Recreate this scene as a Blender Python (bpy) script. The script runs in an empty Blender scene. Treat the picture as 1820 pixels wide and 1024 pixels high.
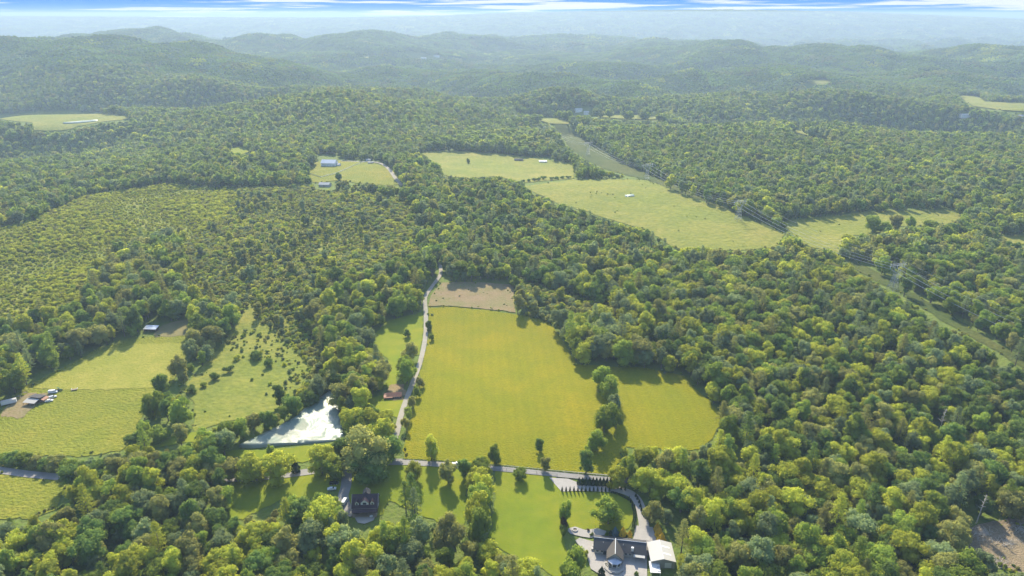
import bpy, bmesh, math, random
import numpy as np
from mathutils import Vector, Matrix
from mathutils.geometry import delaunay_2d_cdt
R = math.radians
SC = bpy.context.scene
COL = SC.collection
rng = np.random.default_rng(7)
random.seed(7)

# ------------------------------------------------------------------ camera, sky, sun, exposure
CAMZ, PITCH, FPX = 240.0, R(21.8), 1213.0
cam = bpy.data.cameras.new('camera'); cam_o = bpy.data.objects.new('camera', cam); COL.objects.link(cam_o)
cam.sensor_width = 36; cam.lens = FPX / 1820 * 36; cam.clip_start = 1; cam.clip_end = 60000
cam_o.location = (0, 0, CAMZ); cam_o.rotation_euler = (R(90) - PITCH, 0, 0)
SC.camera = cam_o
SUN_EL, SUN_AZ = R(35), R(-8)          # azimuth from +Y, positive to the right
HAZE_DENS = 0.000118
sun = bpy.data.lights.new('sun', 'SUN'); sun.energy = 4.3; sun.angle = R(1.2); sun.color = (1.0, 0.90, 0.68)
sun_o = bpy.data.objects.new('sun', sun); COL.objects.link(sun_o)
sd = Vector((math.sin(SUN_AZ) * math.cos(SUN_EL), math.cos(SUN_AZ) * math.cos(SUN_EL), math.sin(SUN_EL)))
sun_o.rotation_euler = sd.to_track_quat('Z', 'Y').to_euler(); sun_o.location = (0, 0, 400)

W = bpy.data.worlds.new("World"); SC.world = W; W.use_nodes = True
nt = W.node_tree; nt.nodes.clear(); N = nt.nodes; L = nt.links
def nd(t, **k):
    n = N.new(t)
    for a, b in k.items(): setattr(n, a, b)
    return n
def build_world():
    out = nd('ShaderNodeOutputWorld'); bg = nd('ShaderNodeBackground')
    sky = nd('ShaderNodeTexSky', sky_type='NISHITA', sun_disc=False, sun_elevation=SUN_EL, sun_rotation=SUN_AZ)
    sky.air_density = 1.0; sky.dust_density = 0.6; sky.ozone_density = 1.5
    mul = nd('ShaderNodeVectorMath', operation='SCALE'); mul.inputs['Scale'].default_value = 0.15
    L.new(sky.outputs[0], mul.inputs[0])
    geo = nd('ShaderNodeTexCoord'); sep = nd('ShaderNodeSeparateXYZ'); L.new(geo.outputs['Generated'], sep.inputs[0])
    # low band of sky near the horizon: blue with long flat clouds
    mp = nd('ShaderNodeMapping'); mp.inputs['Scale'].default_value = (6.0, 6.0, 230.0); mp.inputs['Location'].default_value = (3.1, 0.4, 0.65)
    L.new(geo.outputs['Generated'], mp.inputs['Vector'])
    n1 = nd('ShaderNodeTexNoise'); n1.inputs['Scale'].default_value = 1.0; n1.inputs['Detail'].default_value = 7; n1.inputs['Roughness'].default_value = .55
    L.new(mp.outputs[0], n1.inputs['Vector'])
    cr = nd('ShaderNodeValToRGB'); cr.color_ramp.elements[0].position = .50; cr.color_ramp.elements[1].position = .58
    L.new(n1.outputs['Fac'], cr.inputs[0])
    mp2 = nd('ShaderNodeMapping'); mp2.inputs['Scale'].default_value = (30.0, 30.0, 500.0)
    L.new(geo.outputs['Generated'], mp2.inputs['Vector'])
    n2 = nd('ShaderNodeTexNoise'); n2.inputs['Detail'].default_value = 6; n2.inputs['Scale'].default_value = 1.0
    L.new(mp2.outputs[0], n2.inputs['Vector'])
    blue = nd('ShaderNodeMapRange'); blue.inputs['From Min'].default_value = 0.0; blue.inputs['From Max'].default_value = 0.035
    L.new(sep.outputs['Z'], blue.inputs['Value'])
    bc = nd('ShaderNodeMix', data_type='RGBA'); bc.inputs['A'].default_value = (0.04, 0.17, 0.44, 1); bc.inputs['B'].default_value = (0.015, 0.13, 0.42, 1)
    L.new(blue.outputs[0], bc.inputs['Factor'])
    cc = nd('ShaderNodeMix', data_type='RGBA'); cc.inputs['A'].default_value = (0.33, 0.37, 0.44, 1); cc.inputs['B'].default_value = (0.48, 0.49, 0.51, 1)
    L.new(n2.outputs['Fac'], cc.inputs['Factor'])
    mx = nd('ShaderNodeMix', data_type='RGBA'); L.new(cr.outputs[0], mx.inputs['Factor']); L.new(bc.outputs['Result'], mx.inputs['A']); L.new(cc.outputs['Result'], mx.inputs['B'])
    fade = nd('ShaderNodeMapRange'); fade.inputs['From Min'].default_value = 0.10; fade.inputs['From Max'].default_value = 0.30
    L.new(sep.outputs['Z'], fade.inputs['Value'])
    fin = nd('ShaderNodeMix', data_type='RGBA'); L.new(fade.outputs[0], fin.inputs['Factor']); L.new(mx.outputs['Result'], fin.inputs['A']); L.new(mul.outputs[0], fin.inputs['B'])
    L.new(fin.outputs['Result'], bg.inputs['Color']); bg.inputs['Strength'].default_value = 1.0
    L.new(bg.outputs[0], out.inputs['Surface'])
build_world()
W.cycles.sampling_method = 'MANUAL'; W.cycles.sample_map_resolution = 512
SC.view_settings.view_transform = 'Standard'; SC.view_settings.look = 'None'; SC.view_settings.gamma = 1; SC.view_settings.exposure = 1.18
SC.render.film_transparent = False
cy = SC.cycles; cy.use_denoising = True; cy.max_bounces = 8; cy.diffuse_bounces = 4; cy.glossy_bounces = 2; cy.transmission_bounces = 4; cy.volume_bounces = 1; cy.transparent_max_bounces = 6
cy.sample_clamp_indirect = 4; cy.caustics_reflective = False; cy.caustics_refractive = False
cy.use_adaptive_sampling = True; cy.adaptive_threshold = 0.015

# ------------------------------------------------------------------ pixel <-> world
CP, SP = math.cos(PITCH), math.sin(PITCH)
def ray(px, py):
    X = (np.asarray(px, float) - 910) / FPX; V = (512 - np.asarray(py, float)) / FPX
    return X, CP + V * SP, -SP + V * CP
def project(x, y, z):
    dz = np.asarray(z) - CAMZ
    f = y * CP - dz * SP; u = y * SP + dz * CP
    f = np.maximum(f, 1e-3)
    return 910 + FPX * x / f, 512 - FPX * u / f, f
def pt_at(px, py, D, drop=0):                # x, y, z of a point on the pixel ray at ground distance D
    X, Y, Z = ray(px, py); t = D / Y
    return float(X * t), float(D), float(CAMZ + Z * t - drop)

# ------------------------------------------------------------------ terrain height
def waves(seed, lam, n=9):
    g = np.random.default_rng(seed); out = []
    for _ in range(n):
        a = g.uniform(0, 2 * math.pi); l = lam * g.uniform(.65, 1.5); out.append((math.cos(a) * 2 * math.pi / l, math.sin(a) * 2 * math.pi / l, g.uniform(0, 6.28)))
    return out
W1, W2, W3, W4, W5 = waves(1, 260), waves(2, 700), waves(3, 1500), waves(4, 420, 7), waves(11, 1000, 6); W6 = waves(21, 360, 6)
def wsum(w, x, y): return sum(np.sin(a * x + b * y + p) for a, b, p in w) / math.sqrt(len(w))
def sstep(a, b, v):
    t = np.clip((v - a) / (b - a), 0, 1); return t * t * (3 - 2 * t)
HILLS = []
def hill(px, py, D, sx, sy, k=1.0):
    x, y, z = pt_at(px, py, D, 14); HILLS.append((x, y, z * k, sx, sy))
for h_ in [(40, 66, 2950, 260, 430), (170, 66, 2900, 240, 430), (290, 72, 2850, 220, 420), (390, 88, 2750, 200, 380), (-150, 70, 3000, 350, 500), (450, 130, 2700, 160, 300),
           (240, 50, 4700, 420, 600), (470, 60, 4700, 250, 400), (90, 66, 4900, 350, 500), (640, 53, 4800, 300, 600), (560, 100, 3900, 200, 300), (800, 62, 5500, 380, 600),
           (1000, 64, 6000, 500, 600), (1180, 70, 5000, 280, 500), (1290, 70, 3900, 170, 520), (1390, 84, 3800, 130, 400), (1170, 84, 4300, 200, 400), (1500, 78, 3700, 260, 560),
           (1730, 82, 3600, 200, 480), (1840, 84, 3500, 200, 400), (1640, 104, 3300, 160, 400),
           (595, 158, 1760, 170, 170), (480, 180, 1740, 130, 140), (710, 180, 1760, 130, 140), (1110, 142, 2500, 170, 190), (1360, 118, 2900, 200, 260), (1790, 168, 2150, 130, 190),
           (1560, 146, 2450, 170, 230), (880, 122, 3200, 200, 300), (700, 118, 3500, 200, 260), (1250, 176, 2000, 150, 150), (820, 196, 1800, 130, 130), (960, 95, 4200, 240, 350), (1060, 112, 3400, 150, 250)]:
    hill(*h_)
FLATS = []
for fx, fy, sx, sy in [(110, 213, 330, 170), (1770, 188, 260, 150), (1110, 208, 170, 110), (980, 214, 110, 90), (1440, 238, 130, 90), (1455, 148, 160, 160)]:
    fX, fY, fZ = ray(fx, fy); t_ = CAMZ / -fZ; FLATS.append((float(fX * t_), float(fY * t_), sx, sy))
PX_R = np.array([-900, 0, 400, 600, 760, 900, 1100, 1280, 1500, 1700, 1820, 2700], float)
PY_R = np.array([33, 33.0, 35, 36, 33, 27, 23.5, 21.5, 25, 33, 38, 42], float)
def height(x, y):
    x = np.asarray(x, float); y = np.asarray(y, float)
    D = np.hypot(x, y)
    z = 2.0 * wsum(W1, x, y) * (1 - .4 * sstep(800, 1500, D))
    z = z + 6.0 * wsum(W2, x, y) * sstep(500, 1100, D)
    a = sstep(1250, 2200, D)
    rdg = 1 - np.minimum(np.abs(wsum(W5, x, y)), 1.3); z = z + a * ((60 - 22 * sstep(3500, 6000, D)) * np.cos((y + .12 * x + 230 * wsum(W3, x, y)) * 6.283 / 760 + 1.2) + 46 * rdg + 12 * wsum(W4, x, y) - 92)
    for fx, fy, sx, sy in FLATS: z = z * (1 - .97 * np.exp(-((x - fx) / sx) ** 4 - ((y - fy) / sy) ** 4))
    hsum = 0
    for hx, hy, hz, sx, sy in HILLS:
        g = np.exp(-((x - hx) / sx) ** 2 * .5 - ((y - hy) / sy) ** 2 * .5)
        z = z * (1 - .9 * g) ; hsum = np.maximum(hsum, hz * g) * .6 + .4 * (hsum + hz * g - hsum * g)
    z = z + hsum * (1 + .10 * wsum(W6, x, y))
    # long ridge that closes the view
    rpx = 910 + FPX * x / np.maximum(y * CP + 240 * SP, 1)
    V = (512 - np.interp(rpx, PX_R, PY_R)) / FPX
    DR = 10800.0
    zr = CAMZ + (-SP + V * CP) / (CP + V * SP) * DR
    g = sstep(7600, DR, y)
    zz = z * (1 - g) + (zr + 3.0 * wsum(W4, x, y)) * g
    return np.where(y > DR, zr + 0 * z - (y - DR) * .01, zz)
def ground_hit(px, py):
    px = np.atleast_1d(np.asarray(px, float)); py = np.atleast_1d(np.asarray(py, float))
    X, Y, Z = ray(px, py)
    t0 = np.full(px.shape, 120.0); t = t0.copy(); done = np.zeros(px.shape, bool); lo = t.copy(); hi = np.full(px.shape, 12500.0)
    while True:
        tn = t * 1.010
        zz = CAMZ + Z * tn - height(X * tn, Y * tn)
        new = (zz < 0) & ~done
        hi[new] = tn[new]; lo[new] = t[new]; done |= new; t = tn
        if done.all() or t[0] > 12500: break
    lo[~done] = 12400
    for _ in range(24):
        m = (lo + hi) / 2; s = CAMZ + Z * m - height(X * m, Y * m) < 0
        hi = np.where(s, m, hi); lo = np.where(s, lo, m)
    return X * hi, Y * hi
def G(px, py):
    x, y = ground_hit(px, py); return float(x[0]), float(y[0])
def GZ(px, py):
    x, y = G(px, py); return Vector((x, y, float(height(x, y))))

# ------------------------------------------------------------------ object helpers
def link(o, parent=None):
    COL.objects.link(o)
    if parent is not None: o.parent = parent
    return o
def tag(o, label=None, cat=None, group=None, kind=None):
    if label: o['label'] = label
    if cat: o['category'] = cat
    if group: o['group'] = group
    if kind: o['kind'] = kind
    return o
def thing(name, label, cat, loc, rz=0, group=None):
    o = link(bpy.data.objects.new(name, None)); o.location = loc; o.rotation_euler = (0, 0, rz); o.empty_display_size = .5
    return tag(o, label, cat, group)
def mesh_np(name, V, F, mats=(), fm=None, smooth=False):
    me = bpy.data.meshes.new(name); V = np.asarray(V, np.float32); F = np.asarray(F, np.int32)
    k = F.shape[1]
    me.vertices.add(len(V)); me.vertices.foreach_set('co', V.ravel())
    me.loops.add(F.size); me.loops.foreach_set('vertex_index', F.ravel())
    me.polygons.add(len(F)); me.polygons.foreach_set('loop_start', np.arange(0, F.size, k, dtype=np.int32))
    if fm is not None: me.polygons.foreach_set('material_index', np.asarray(fm, np.int32))
    if smooth: me.polygons.foreach_set('use_smooth', np.ones(len(F), bool))
    me.update(calc_edges=True)
    for m in mats: me.materials.append(m)
    return me
class MB:
    def __init__(s): s.v = []; s.f = []; s.m = []
    def add(s, vs, fs, mi=0):
        b = len(s.v); s.v += [tuple(v) for v in vs]; s.f += [tuple(b + i for i in f) for f in fs]; s.m += [mi] * len(fs); return s
    def box(s, x0, x1, y0, y1, z0, z1, mi=0):
        return s.add([(x0, y0, z0), (x1, y0, z0), (x1, y1, z0), (x0, y1, z0), (x0, y0, z1), (x1, y0, z1), (x1, y1, z1), (x0, y1, z1)],
              [(0, 3, 2, 1), (4, 5, 6, 7), (0, 1, 5, 4), (1, 2, 6, 5), (2, 3, 7, 6), (3, 0, 4, 7)], mi)
    def bar(s, a, b, r, n=4, mi=0, r2=None):
        a = Vector(a); b = Vector(b); d = (b - a).normalized(); u = d.orthogonal().normalized(); w = d.cross(u); r2 = r if r2 is None else r2
        vs = [a + (u * math.cos(2 * math.pi * i / n) + w * math.sin(2 * math.pi * i / n)) * r for i in range(n)] + [b + (u * math.cos(2 * math.pi * i / n) + w * math.sin(2 * math.pi * i / n)) * r2 for i in range(n)]
        return s.add(vs, [(i, (i + 1) % n, n + (i + 1) % n, n + i) for i in range(n)] + [tuple(range(n))[::-1], tuple(range(n, 2 * n))], mi)
    def prism(s, pts, z0, z1, mi=0):
        n = len(pts)
        return s.add([(p[0], p[1], z0) for p in pts] + [(p[0], p[1], z1) for p in pts], [(i, (i + 1) % n, n + (i + 1) % n, n + i) for i in range(n)] + [tuple(range(n))[::-1], tuple(range(n, 2 * n))], mi)
    def slab(s, quad, t, mi=0):              # thick roof plane from four corners (counter-clockwise seen from above)
        q = [Vector(p) for p in quad]; n = (q[1] - q[0]).cross(q[2] - q[0]).normalized() * t
        return s.add([p for p in q] + [p + n for p in q], [(3, 2, 1, 0), (4, 5, 6, 7), (0, 1, 5, 4), (1, 2, 6, 5), (2, 3, 7, 6), (3, 0, 4, 7)], mi)
    def build(s, name, mats, parent=None, bevel=0, smooth=False):
        me = bpy.data.meshes.new(name); me.from_pydata(s.v, [], s.f)
        for m in (mats if isinstance(mats, (list, tuple)) else [mats]): me.materials.append(m)
        me.polygons.foreach_set('material_index', s.m)
        if smooth: me.polygons.foreach_set('use_smooth', [True] * len(s.f))
        me.update()
        o = link(bpy.data.objects.new(name, me), parent)
        if bevel:
            b = o.modifiers.new('b', 'BEVEL'); b.width = bevel; b.segments = 2; b.limit_method = 'ANGLE'
        return o

# ------------------------------------------------------------------ materials
def new_mat(name):
    m = bpy.data.materials.new(name); m.use_nodes = True; t = m.node_tree; t.nodes.clear(); return m, t
def simple(name, col, rough=.6, metal=0, noise=.12, nscale=3.0, spec=.4, bump=0, stripes=None):
    m, t = new_mat(name); o = t.nodes.new('ShaderNodeOutputMaterial'); b = t.nodes.new('ShaderNodeBsdfPrincipled')
    b.inputs['Roughness'].default_value = rough; b.inputs['Metallic'].default_value = metal; b.inputs['Specular IOR Level'].default_value = spec
    tc = t.nodes.new('ShaderNodeTexCoord'); n = t.nodes.new('ShaderNodeTexNoise'); n.inputs['Scale'].default_value = nscale; n.inputs['Detail'].default_value = 4
    t.links.new(tc.outputs['Object'], n.inputs['Vector'])
    mx = t.nodes.new('ShaderNodeMix'); mx.data_type = 'RGBA'
    mx.inputs['A'].default_value = tuple(c * (1 - noise) for c in col) + (1,); mx.inputs['B'].default_value = tuple(min(1, c * (1 + noise)) for c in col) + (1,)
    t.links.new(n.outputs['Fac'], mx.inputs['Factor']); res = mx.outputs['Result']; h = n.outputs['Fac']
    if stripes:
        wv = t.nodes.new('ShaderNodeTexWave'); wv.bands_direction = stripes[0]; wv.inputs['Scale'].default_value = stripes[1]; t.links.new(tc.outputs['Object'], wv.inputs['Vector'])
        m2 = t.nodes.new('ShaderNodeMix'); m2.data_type = 'RGBA'; m2.blend_type = 'MULTIPLY'; m2.inputs['B'].default_value = (stripes[2],) * 3 + (1,)
        t.links.new(wv.outputs['Fac'], m2.inputs['Factor']); t.links.new(res, m2.inputs['A']); res = m2.outputs['Result']
    t.links.new(res, b.inputs['Base Color'])
    if bump:
        bp = t.nodes.new('ShaderNodeBump'); bp.inputs['Strength'].default_value = bump; bp.inputs['Distance'].default_value = .05; t.links.new(h, bp.inputs['Height']); t.links.new(bp.outputs[0], b.inputs['Normal'])
    t.links.new(b.outputs[0], o.inputs[0]); return m
def ground_mat(name, cols, scales=(.006, .05, .6), bump=.35, bdist=.5, stripe=None, rough=.95):
    """grass, dirt: three scales of noise mix a list of four colours; world position"""
    m, t = new_mat(name); o = t.nodes.new('ShaderNodeOutputMaterial'); b = t.nodes.new('ShaderNodeBsdfPrincipled')
    b.inputs['Roughness'].default_value = rough; b.inputs['Specular IOR Level'].default_value = .08
    g = t.nodes.new('ShaderNodeNewGeometry'); pos = g.outputs['Position']
    res = None; facs = []
    for i, s in enumerate(scales):
        n = t.nodes.new('ShaderNodeTexNoise'); n.inputs['Scale'].default_value = s; n.inputs['Detail'].default_value = 5; n.inputs['Roughness'].default_value = .6
        t.links.new(pos, n.inputs['Vector']); r = t.nodes.new('ShaderNodeValToRGB'); r.color_ramp.elements[0].position = .36; r.color_ramp.elements[1].position = .64
        t.links.new(n.outputs['Fac'], r.inputs[0]); facs.append(r.outputs[0])
    def mix(a, b2, f, k=1.0):
        mx = t.nodes.new('ShaderNodeMix'); mx.data_type = 'RGBA'
        if k != 1.0:
            mm = t.nodes.new('ShaderNodeMath'); mm.operation = 'MULTIPLY'; mm.inputs[1].default_value = k; t.links.new(f, mm.inputs[0]); f = mm.outputs[0]
        t.links.new(f, mx.inputs['Factor'])
        for sock, v in (('A', a), ('B', b2)):
            if isinstance(v, tuple): mx.inputs[sock].default_value = v + (1,)
            else: t.links.new(v, mx.inputs[sock])
        return mx.outputs['Result']
    res = mix(cols[0], cols[1], facs[0]); res = mix(res, cols[2], facs[1], .55); res = mix(res, cols[3], facs[2], .45)
    if stripe:
        wv = t.nodes.new('ShaderNodeTexWave'); wv.inputs['Scale'].default_value = stripe[0]; wv.inputs['Distortion'].default_value = 6; wv.inputs['Detail Scale'].default_value = .02
        mp = t.nodes.new('ShaderNodeMapping'); mp.inputs['Rotation'].default_value = (0, 0, stripe[1]); t.links.new(pos, mp.inputs[0]); t.links.new(mp.outputs[0], wv.inputs['Vector'])
        mu = t.nodes.new('ShaderNodeMix'); mu.data_type = 'RGBA'; mu.blend_type = 'MULTIPLY'; mu.inputs['B'].default_value = (stripe[2],) * 3 + (1,)
        t.links.new(wv.outputs['Fac'], mu.inputs['Factor']); t.links.new(res, mu.inputs['A']); res = mu.outputs['Result']
    t.links.new(res, b.inputs['Base Color'])
    nb = t.nodes.new('ShaderNodeTexNoise'); nb.inputs['Scale'].default_value = scales[2] * 1.3; nb.inputs['Detail'].default_value = 6; t.links.new(pos, nb.inputs['Vector'])
    bp = t.nodes.new('ShaderNodeBump'); bp.inputs['Strength'].default_value = bump; bp.inputs['Distance'].default_value = bdist; t.links.new(nb.outputs['Fac'], bp.inputs['Height']); t.links.new(bp.outputs[0], b.inputs['Normal'])
    t.links.new(b.outputs[0], o.inputs[0]); return m
def leaf_mat(name, col, trans, var=.35, tfac=.42):
    m, t = new_mat(name); o = t.nodes.new('ShaderNodeOutputMaterial'); d = t.nodes.new('ShaderNodeBsdfDiffuse'); tr = t.nodes.new('ShaderNodeBsdfTranslucent'); ms = t.nodes.new('ShaderNodeMixShader')
    oi = t.nodes.new('ShaderNodeObjectInfo'); g = t.nodes.new('ShaderNodeTexCoord'); n = t.nodes.new('ShaderNodeTexNoise'); n.inputs['Scale'].default_value = .45; n.inputs['Detail'].default_value = 3
    t.links.new(g.outputs['Object'], n.inputs['Vector'])
    ad = t.nodes.new('ShaderNodeMath'); ad.operation = 'ADD'; t.links.new(oi.outputs['Random'], ad.inputs[0]); t.links.new(n.outputs['Fac'], ad.inputs[1])
    mr = t.nodes.new('ShaderNodeMapRange'); mr.inputs['From Min'].default_value = .3; mr.inputs['From Max'].default_value = 1.7; mr.inputs['To Min'].default_value = 1 - var; mr.inputs['To Max'].default_value = 1 + var
    t.links.new(ad.outputs[0], mr.inputs[0])
    # slight hue drift from tree to tree
    hs = t.nodes.new('ShaderNodeHueSaturation'); hm = t.nodes.new('ShaderNodeMapRange'); hm.inputs['To Min'].default_value = .487; hm.inputs['To Max'].default_value = .502
    t.links.new(oi.outputs['Random'], hm.inputs[0]); t.links.new(hm.outputs[0], hs.inputs['Hue']); hs.inputs['Color'].default_value = col + (1,); t.links.new(mr.outputs[0], hs.inputs['Value'])
    t.links.new(hs.outputs[0], d.inputs['Color'])
    h2 = t.nodes.new('ShaderNodeHueSaturation'); h2.inputs['Color'].default_value = trans + (1,); t.links.new(mr.outputs[0], h2.inputs['Value']); t.links.new(h2.outputs[0], tr.inputs['Color'])
    ms.inputs[0].default_value = tfac; t.links.new(d.outputs[0], ms.inputs[1]); t.links.new(tr.outputs[0], ms.inputs[2]); t.links.new(ms.outputs[0], o.inputs[0]); return m
LC = {  # name: (front colour, light through the leaf)
 'mid green':    ((.172, .238, .045), (.46, .55, .07)),
 'yellow-green': ((.285, .330, .048), (.72, .72, .08)),
 'dark green':   ((.120, .185, .048), (.30, .40, .07)),
 'olive green':  ((.225, .240, .080), (.54, .52, .12)),
 'grey-green':   ((.175, .230, .105), (.40, .46, .16)),
}
LN = list(LC); LM = [leaf_mat(k.replace(' ', '_') + '_leaves', *LC[k]) for k in LN]
M = {
 'bark': simple('bark', (.16, .13, .10), .9, noise=.4, nscale=2),
 'meadow': ground_mat('meadow_grass', ((.215, .212, .006), (.295, .235, .008), (.165, .185, .008), (.10, .135, .010)), (.0075, .04, .7), .8, 1.1, stripe=(.045, -.06, .95)),
 'meadow2': ground_mat('pasture_grass', ((.21, .225, .025), (.30, .25, .035), (.145, .18, .018), (.085, .12, .015)), (.009, .05, .45), .9, 1.6),
 'mown': ground_mat('mown_grass', ((.27, .265, .045), (.34, .29, .06), (.20, .22, .03), (.15, .18, .02)), (.012, .06, .5), .7, 1.2),
 'lawn': ground_mat('lawn_grass', ((.165, .220, .014), (.24, .24, .016), (.11, .17, .012), (.17, .19, .020)), (.02, .12, .9), .4),
 'dry': ground_mat('dry_pasture', ((.225, .235, .035), (.29, .25, .055), (.14, .18, .025), (.085, .12, .02)), (.007, .022, .16), .9, 2.0),
 'brush': ground_mat('brushy_meadow', ((.19, .215, .03), (.28, .25, .05), (.12, .16, .022), (.07, .11, .02)), (.012, .05, .25), .8, 1.0),
 'rough': ground_mat('shaded_cut_strip_grass', ((.07, .10, .018), (.13, .13, .03), (.045, .07, .015), (.04, .06, .018)), (.012, .06, .3), .8, 1.0),  # dark green brush; shade of the trees alongside is put into its colour
 'floor': ground_mat('forest_floor', ((.11, .17, .03), (.16, .20, .035), (.08, .13, .025), (.16, .16, .06)), (.01, .07, .4), .8, 1.2),
 'dirt': ground_mat('bare_dirt', ((.20, .14, .075), (.15, .16, .045), (.26, .18, .105), (.31, .24, .15)), (.022, .09, .6), .6),
 'dirt2': ground_mat('cut_brush_dirt', ((.20, .15, .09), (.26, .195, .12), (.11, .10, .055), (.34, .28, .20)), (.04, .2, 1.1), .9, .8),
 'tilled': ground_mat('tilled_soil', ((.18, .165, .07), (.24, .19, .09), (.14, .14, .05), (.19, .17, .08)), (.03, .15, .6)),
 'road': ground_mat('worn_asphalt', ((.20, .195, .19), (.27, .25, .23), (.15, .15, .15), (.28, .26, .24)), (.02, .1, 1.0), .1, rough=.6),
 'gravel': ground_mat('gravel_lane', ((.29, .265, .22), (.36, .32, .26), (.20, .20, .15), (.38, .35, .30)), (.03, .2, 1.2), .3),
 'concrete': ground_mat('pale_concrete', ((.33, .305, .28), (.39, .36, .33), (.25, .24, .22), (.42, .39, .36)), (.05, .3, 1.5), .05, rough=.7),
 'roofdark': simple('charcoal_shingle', (.060, .060, .064), .9, noise=.25, nscale=4),
 'roofbrown': simple('brown_shingle', (.085, .075, .065), .8, noise=.2, nscale=4),
 'roofplum': simple('dark_plum_metal', (.055, .032, .040), .45, metal=.3, stripes=('X', 1.6, .7)),
 'whitemetal': simple('white_metal', (.46, .445, .415), .85, stripes=('Y', 1.2, .93)),
 'greymetal': simple('galvanised_metal', (.50, .53, .58), .35, metal=.5, stripes=('X', 1.0, .85)),
 'rust': simple('rusty_metal', (.34, .15, .09), .7, noise=.5, nscale=.6, stripes=('X', 1.2, .8)),
 'wallpale': simple('pale_siding', (.44, .42, .39), .7, stripes=('Z', 1.6, .85)),
 'wallgrey': simple('grey_siding', (.36, .35, .34), .7, stripes=('Z', 1.6, .85)),
 'walldark': simple('dark_timber', (.10, .07, .05), .7, stripes=('Z', 1.6, .7)),
 'sidinglt': simple('dormer_cladding', (.60, .62, .64), .6, stripes=('Z', 2.0, .9)),
 'white': simple('white_paint', (.66, .66, .65), .75, noise=.05),
 'glass': simple('window_glass', (.03, .04, .05), .08, noise=.2, spec=.8),
 'skylight': simple('skylight_sheet', (.92, .92, .90), .35, noise=.03),
 'steel': simple('lattice_steel', (.38, .39, .39), .5, metal=.3),
 'wire': simple('aluminium_cable', (.55, .56, .56), .4, metal=.5),
 'insul': simple('insulator_glass', (.80, .82, .80), .3),
 'black': simple('black_rubber', (.02, .02, .02), .7),
 'blackpaint': simple('black_car_paint', (.015, .016, .02), .2, noise=.05),
 'silver': simple('silver_car_paint', (.55, .56, .57), .3, metal=.4, noise=.04),
 'wood': simple('weathered_wood', (.26, .21, .16), .85, noise=.3),
 'deadwood': simple('dead_wood', (.48, .43, .36), .9, noise=.3),
 'green': simple('green_machine_paint', (.05, .14, .04), .4),
 'yellowbush': leaf_mat('golden_leaves', (.66, .50, .05), (.85, .66, .06), .15),
 'bluespruce': leaf_mat('blue_needles', (.12, .19, .22), (.12, .19, .2), .2, .15),
 'cypress': leaf_mat('cypress_needles', (.035, .060, .025), (.05, .09, .03), .3, .2),
 'shrub': leaf_mat('shrub_leaves', (.11, .16, .035), (.26, .34, .04), .3),
 'brownbush': leaf_mat('reddish_leaves', (.14, .10, .05), (.25, .17, .06), .3),
}
def water_mat():
    m, t = new_mat('pond_water'); o = t.nodes.new('ShaderNodeOutputMaterial'); b = t.nodes.new('ShaderNodeBsdfPrincipled')
    g = t.nodes.new('ShaderNodeNewGeometry')
    def noise(sc, det, dis, p0, p1, c0=(0, 0, 0, 1), c1=(1, 1, 1, 1)):
        n = t.nodes.new('ShaderNodeTexNoise'); n.inputs['Scale'].default_value = sc; n.inputs['Detail'].default_value = det; n.inputs['Distortion'].default_value = dis; t.links.new(g.outputs['Position'], n.inputs['Vector'])
        r = t.nodes.new('ShaderNodeValToRGB'); e = r.color_ramp.elements; e[0].position = p0; e[0].color = c0; e[1].position = p1; e[1].color = c1; t.links.new(n.outputs['Fac'], r.inputs[0]); return n, r.outputs[0]
    n, col = noise(.05, 6, .8, .40, .62, (.19, .25, .20, 1), (.27, .29, .22, 1)); t.links.new(col, b.inputs['Base Color'])
    n1, scum = noise(.10, 7, .7, .42, .62)          # patches of algae film that dull the mirror
    mr = t.nodes.new('ShaderNodeMapRange'); mr.inputs['To Min'].default_value = .17; mr.inputs['To Max'].default_value = .72; t.links.new(scum, mr.inputs[0]); t.links.new(mr.outputs[0], b.inputs['Roughness'])
    ms = t.nodes.new('ShaderNodeMapRange'); ms.inputs['To Min'].default_value = .38; ms.inputs['To Max'].default_value = .16; t.links.new(scum, ms.inputs[0]); t.links.new(ms.outputs[0], b.inputs['Specular IOR Level'])
    n2, _ = noise(1.1, 5, .3, 0, 1); bp = t.nodes.new('ShaderNodeBump'); bp.inputs['Strength'].default_value = .5; bp.inputs['Distance'].default_value = .2; t.links.new(n2.outputs['Fac'], bp.inputs['Height']); t.links.new(bp.outputs[0], b.inputs['Normal'])
    t.links.new(b.outputs[0], o.inputs[0]); return m
M['water'] = water_mat()

# ------------------------------------------------------------------ the ground: one sheet to the horizon
def build_terrain():
    rs = [20.0]
    while rs[-1] < 13500: rs.append(rs[-1] * 1.0125)
    rs = np.array(rs); az = np.radians(np.linspace(-64, 64, 400))
    Rg, A = np.meshgrid(rs, az, indexing='ij'); x = Rg * np.sin(A); y = Rg * np.cos(A)
    V = np.stack([x, y, height(x, y)], -1).reshape(-1, 3)
    nr, na = Rg.shape; i = np.arange(nr - 1)[:, None] * na + np.arange(na - 1)[None, :]
    F = np.stack([i, i + 1, i + na + 1, i + na], -1).reshape(-1, 4)[:, ::-1]
    o = link(bpy.data.objects.new('ground', mesh_np('ground', V, F, [M['floor']], smooth=True))); tag(o, kind='structure')
build_terrain()
def offs(x, y): return .15 + np.hypot(x, y) * .00045
def inpoly(px, py, poly):
    px = np.asarray(px); py = np.asarray(py); r = np.zeros(px.shape, bool); n = len(poly)
    for i in range(n):
        x1, y1 = poly[i]; x2, y2 = poly[(i + 1) % n]
        if y1 == y2: continue
        c = (y1 > py) != (y2 > py); r ^= c & (px < (x2 - x1) * (py - y1) / (y2 - y1) + x1)
    return r
EDGES = []; STRICT = []
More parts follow.
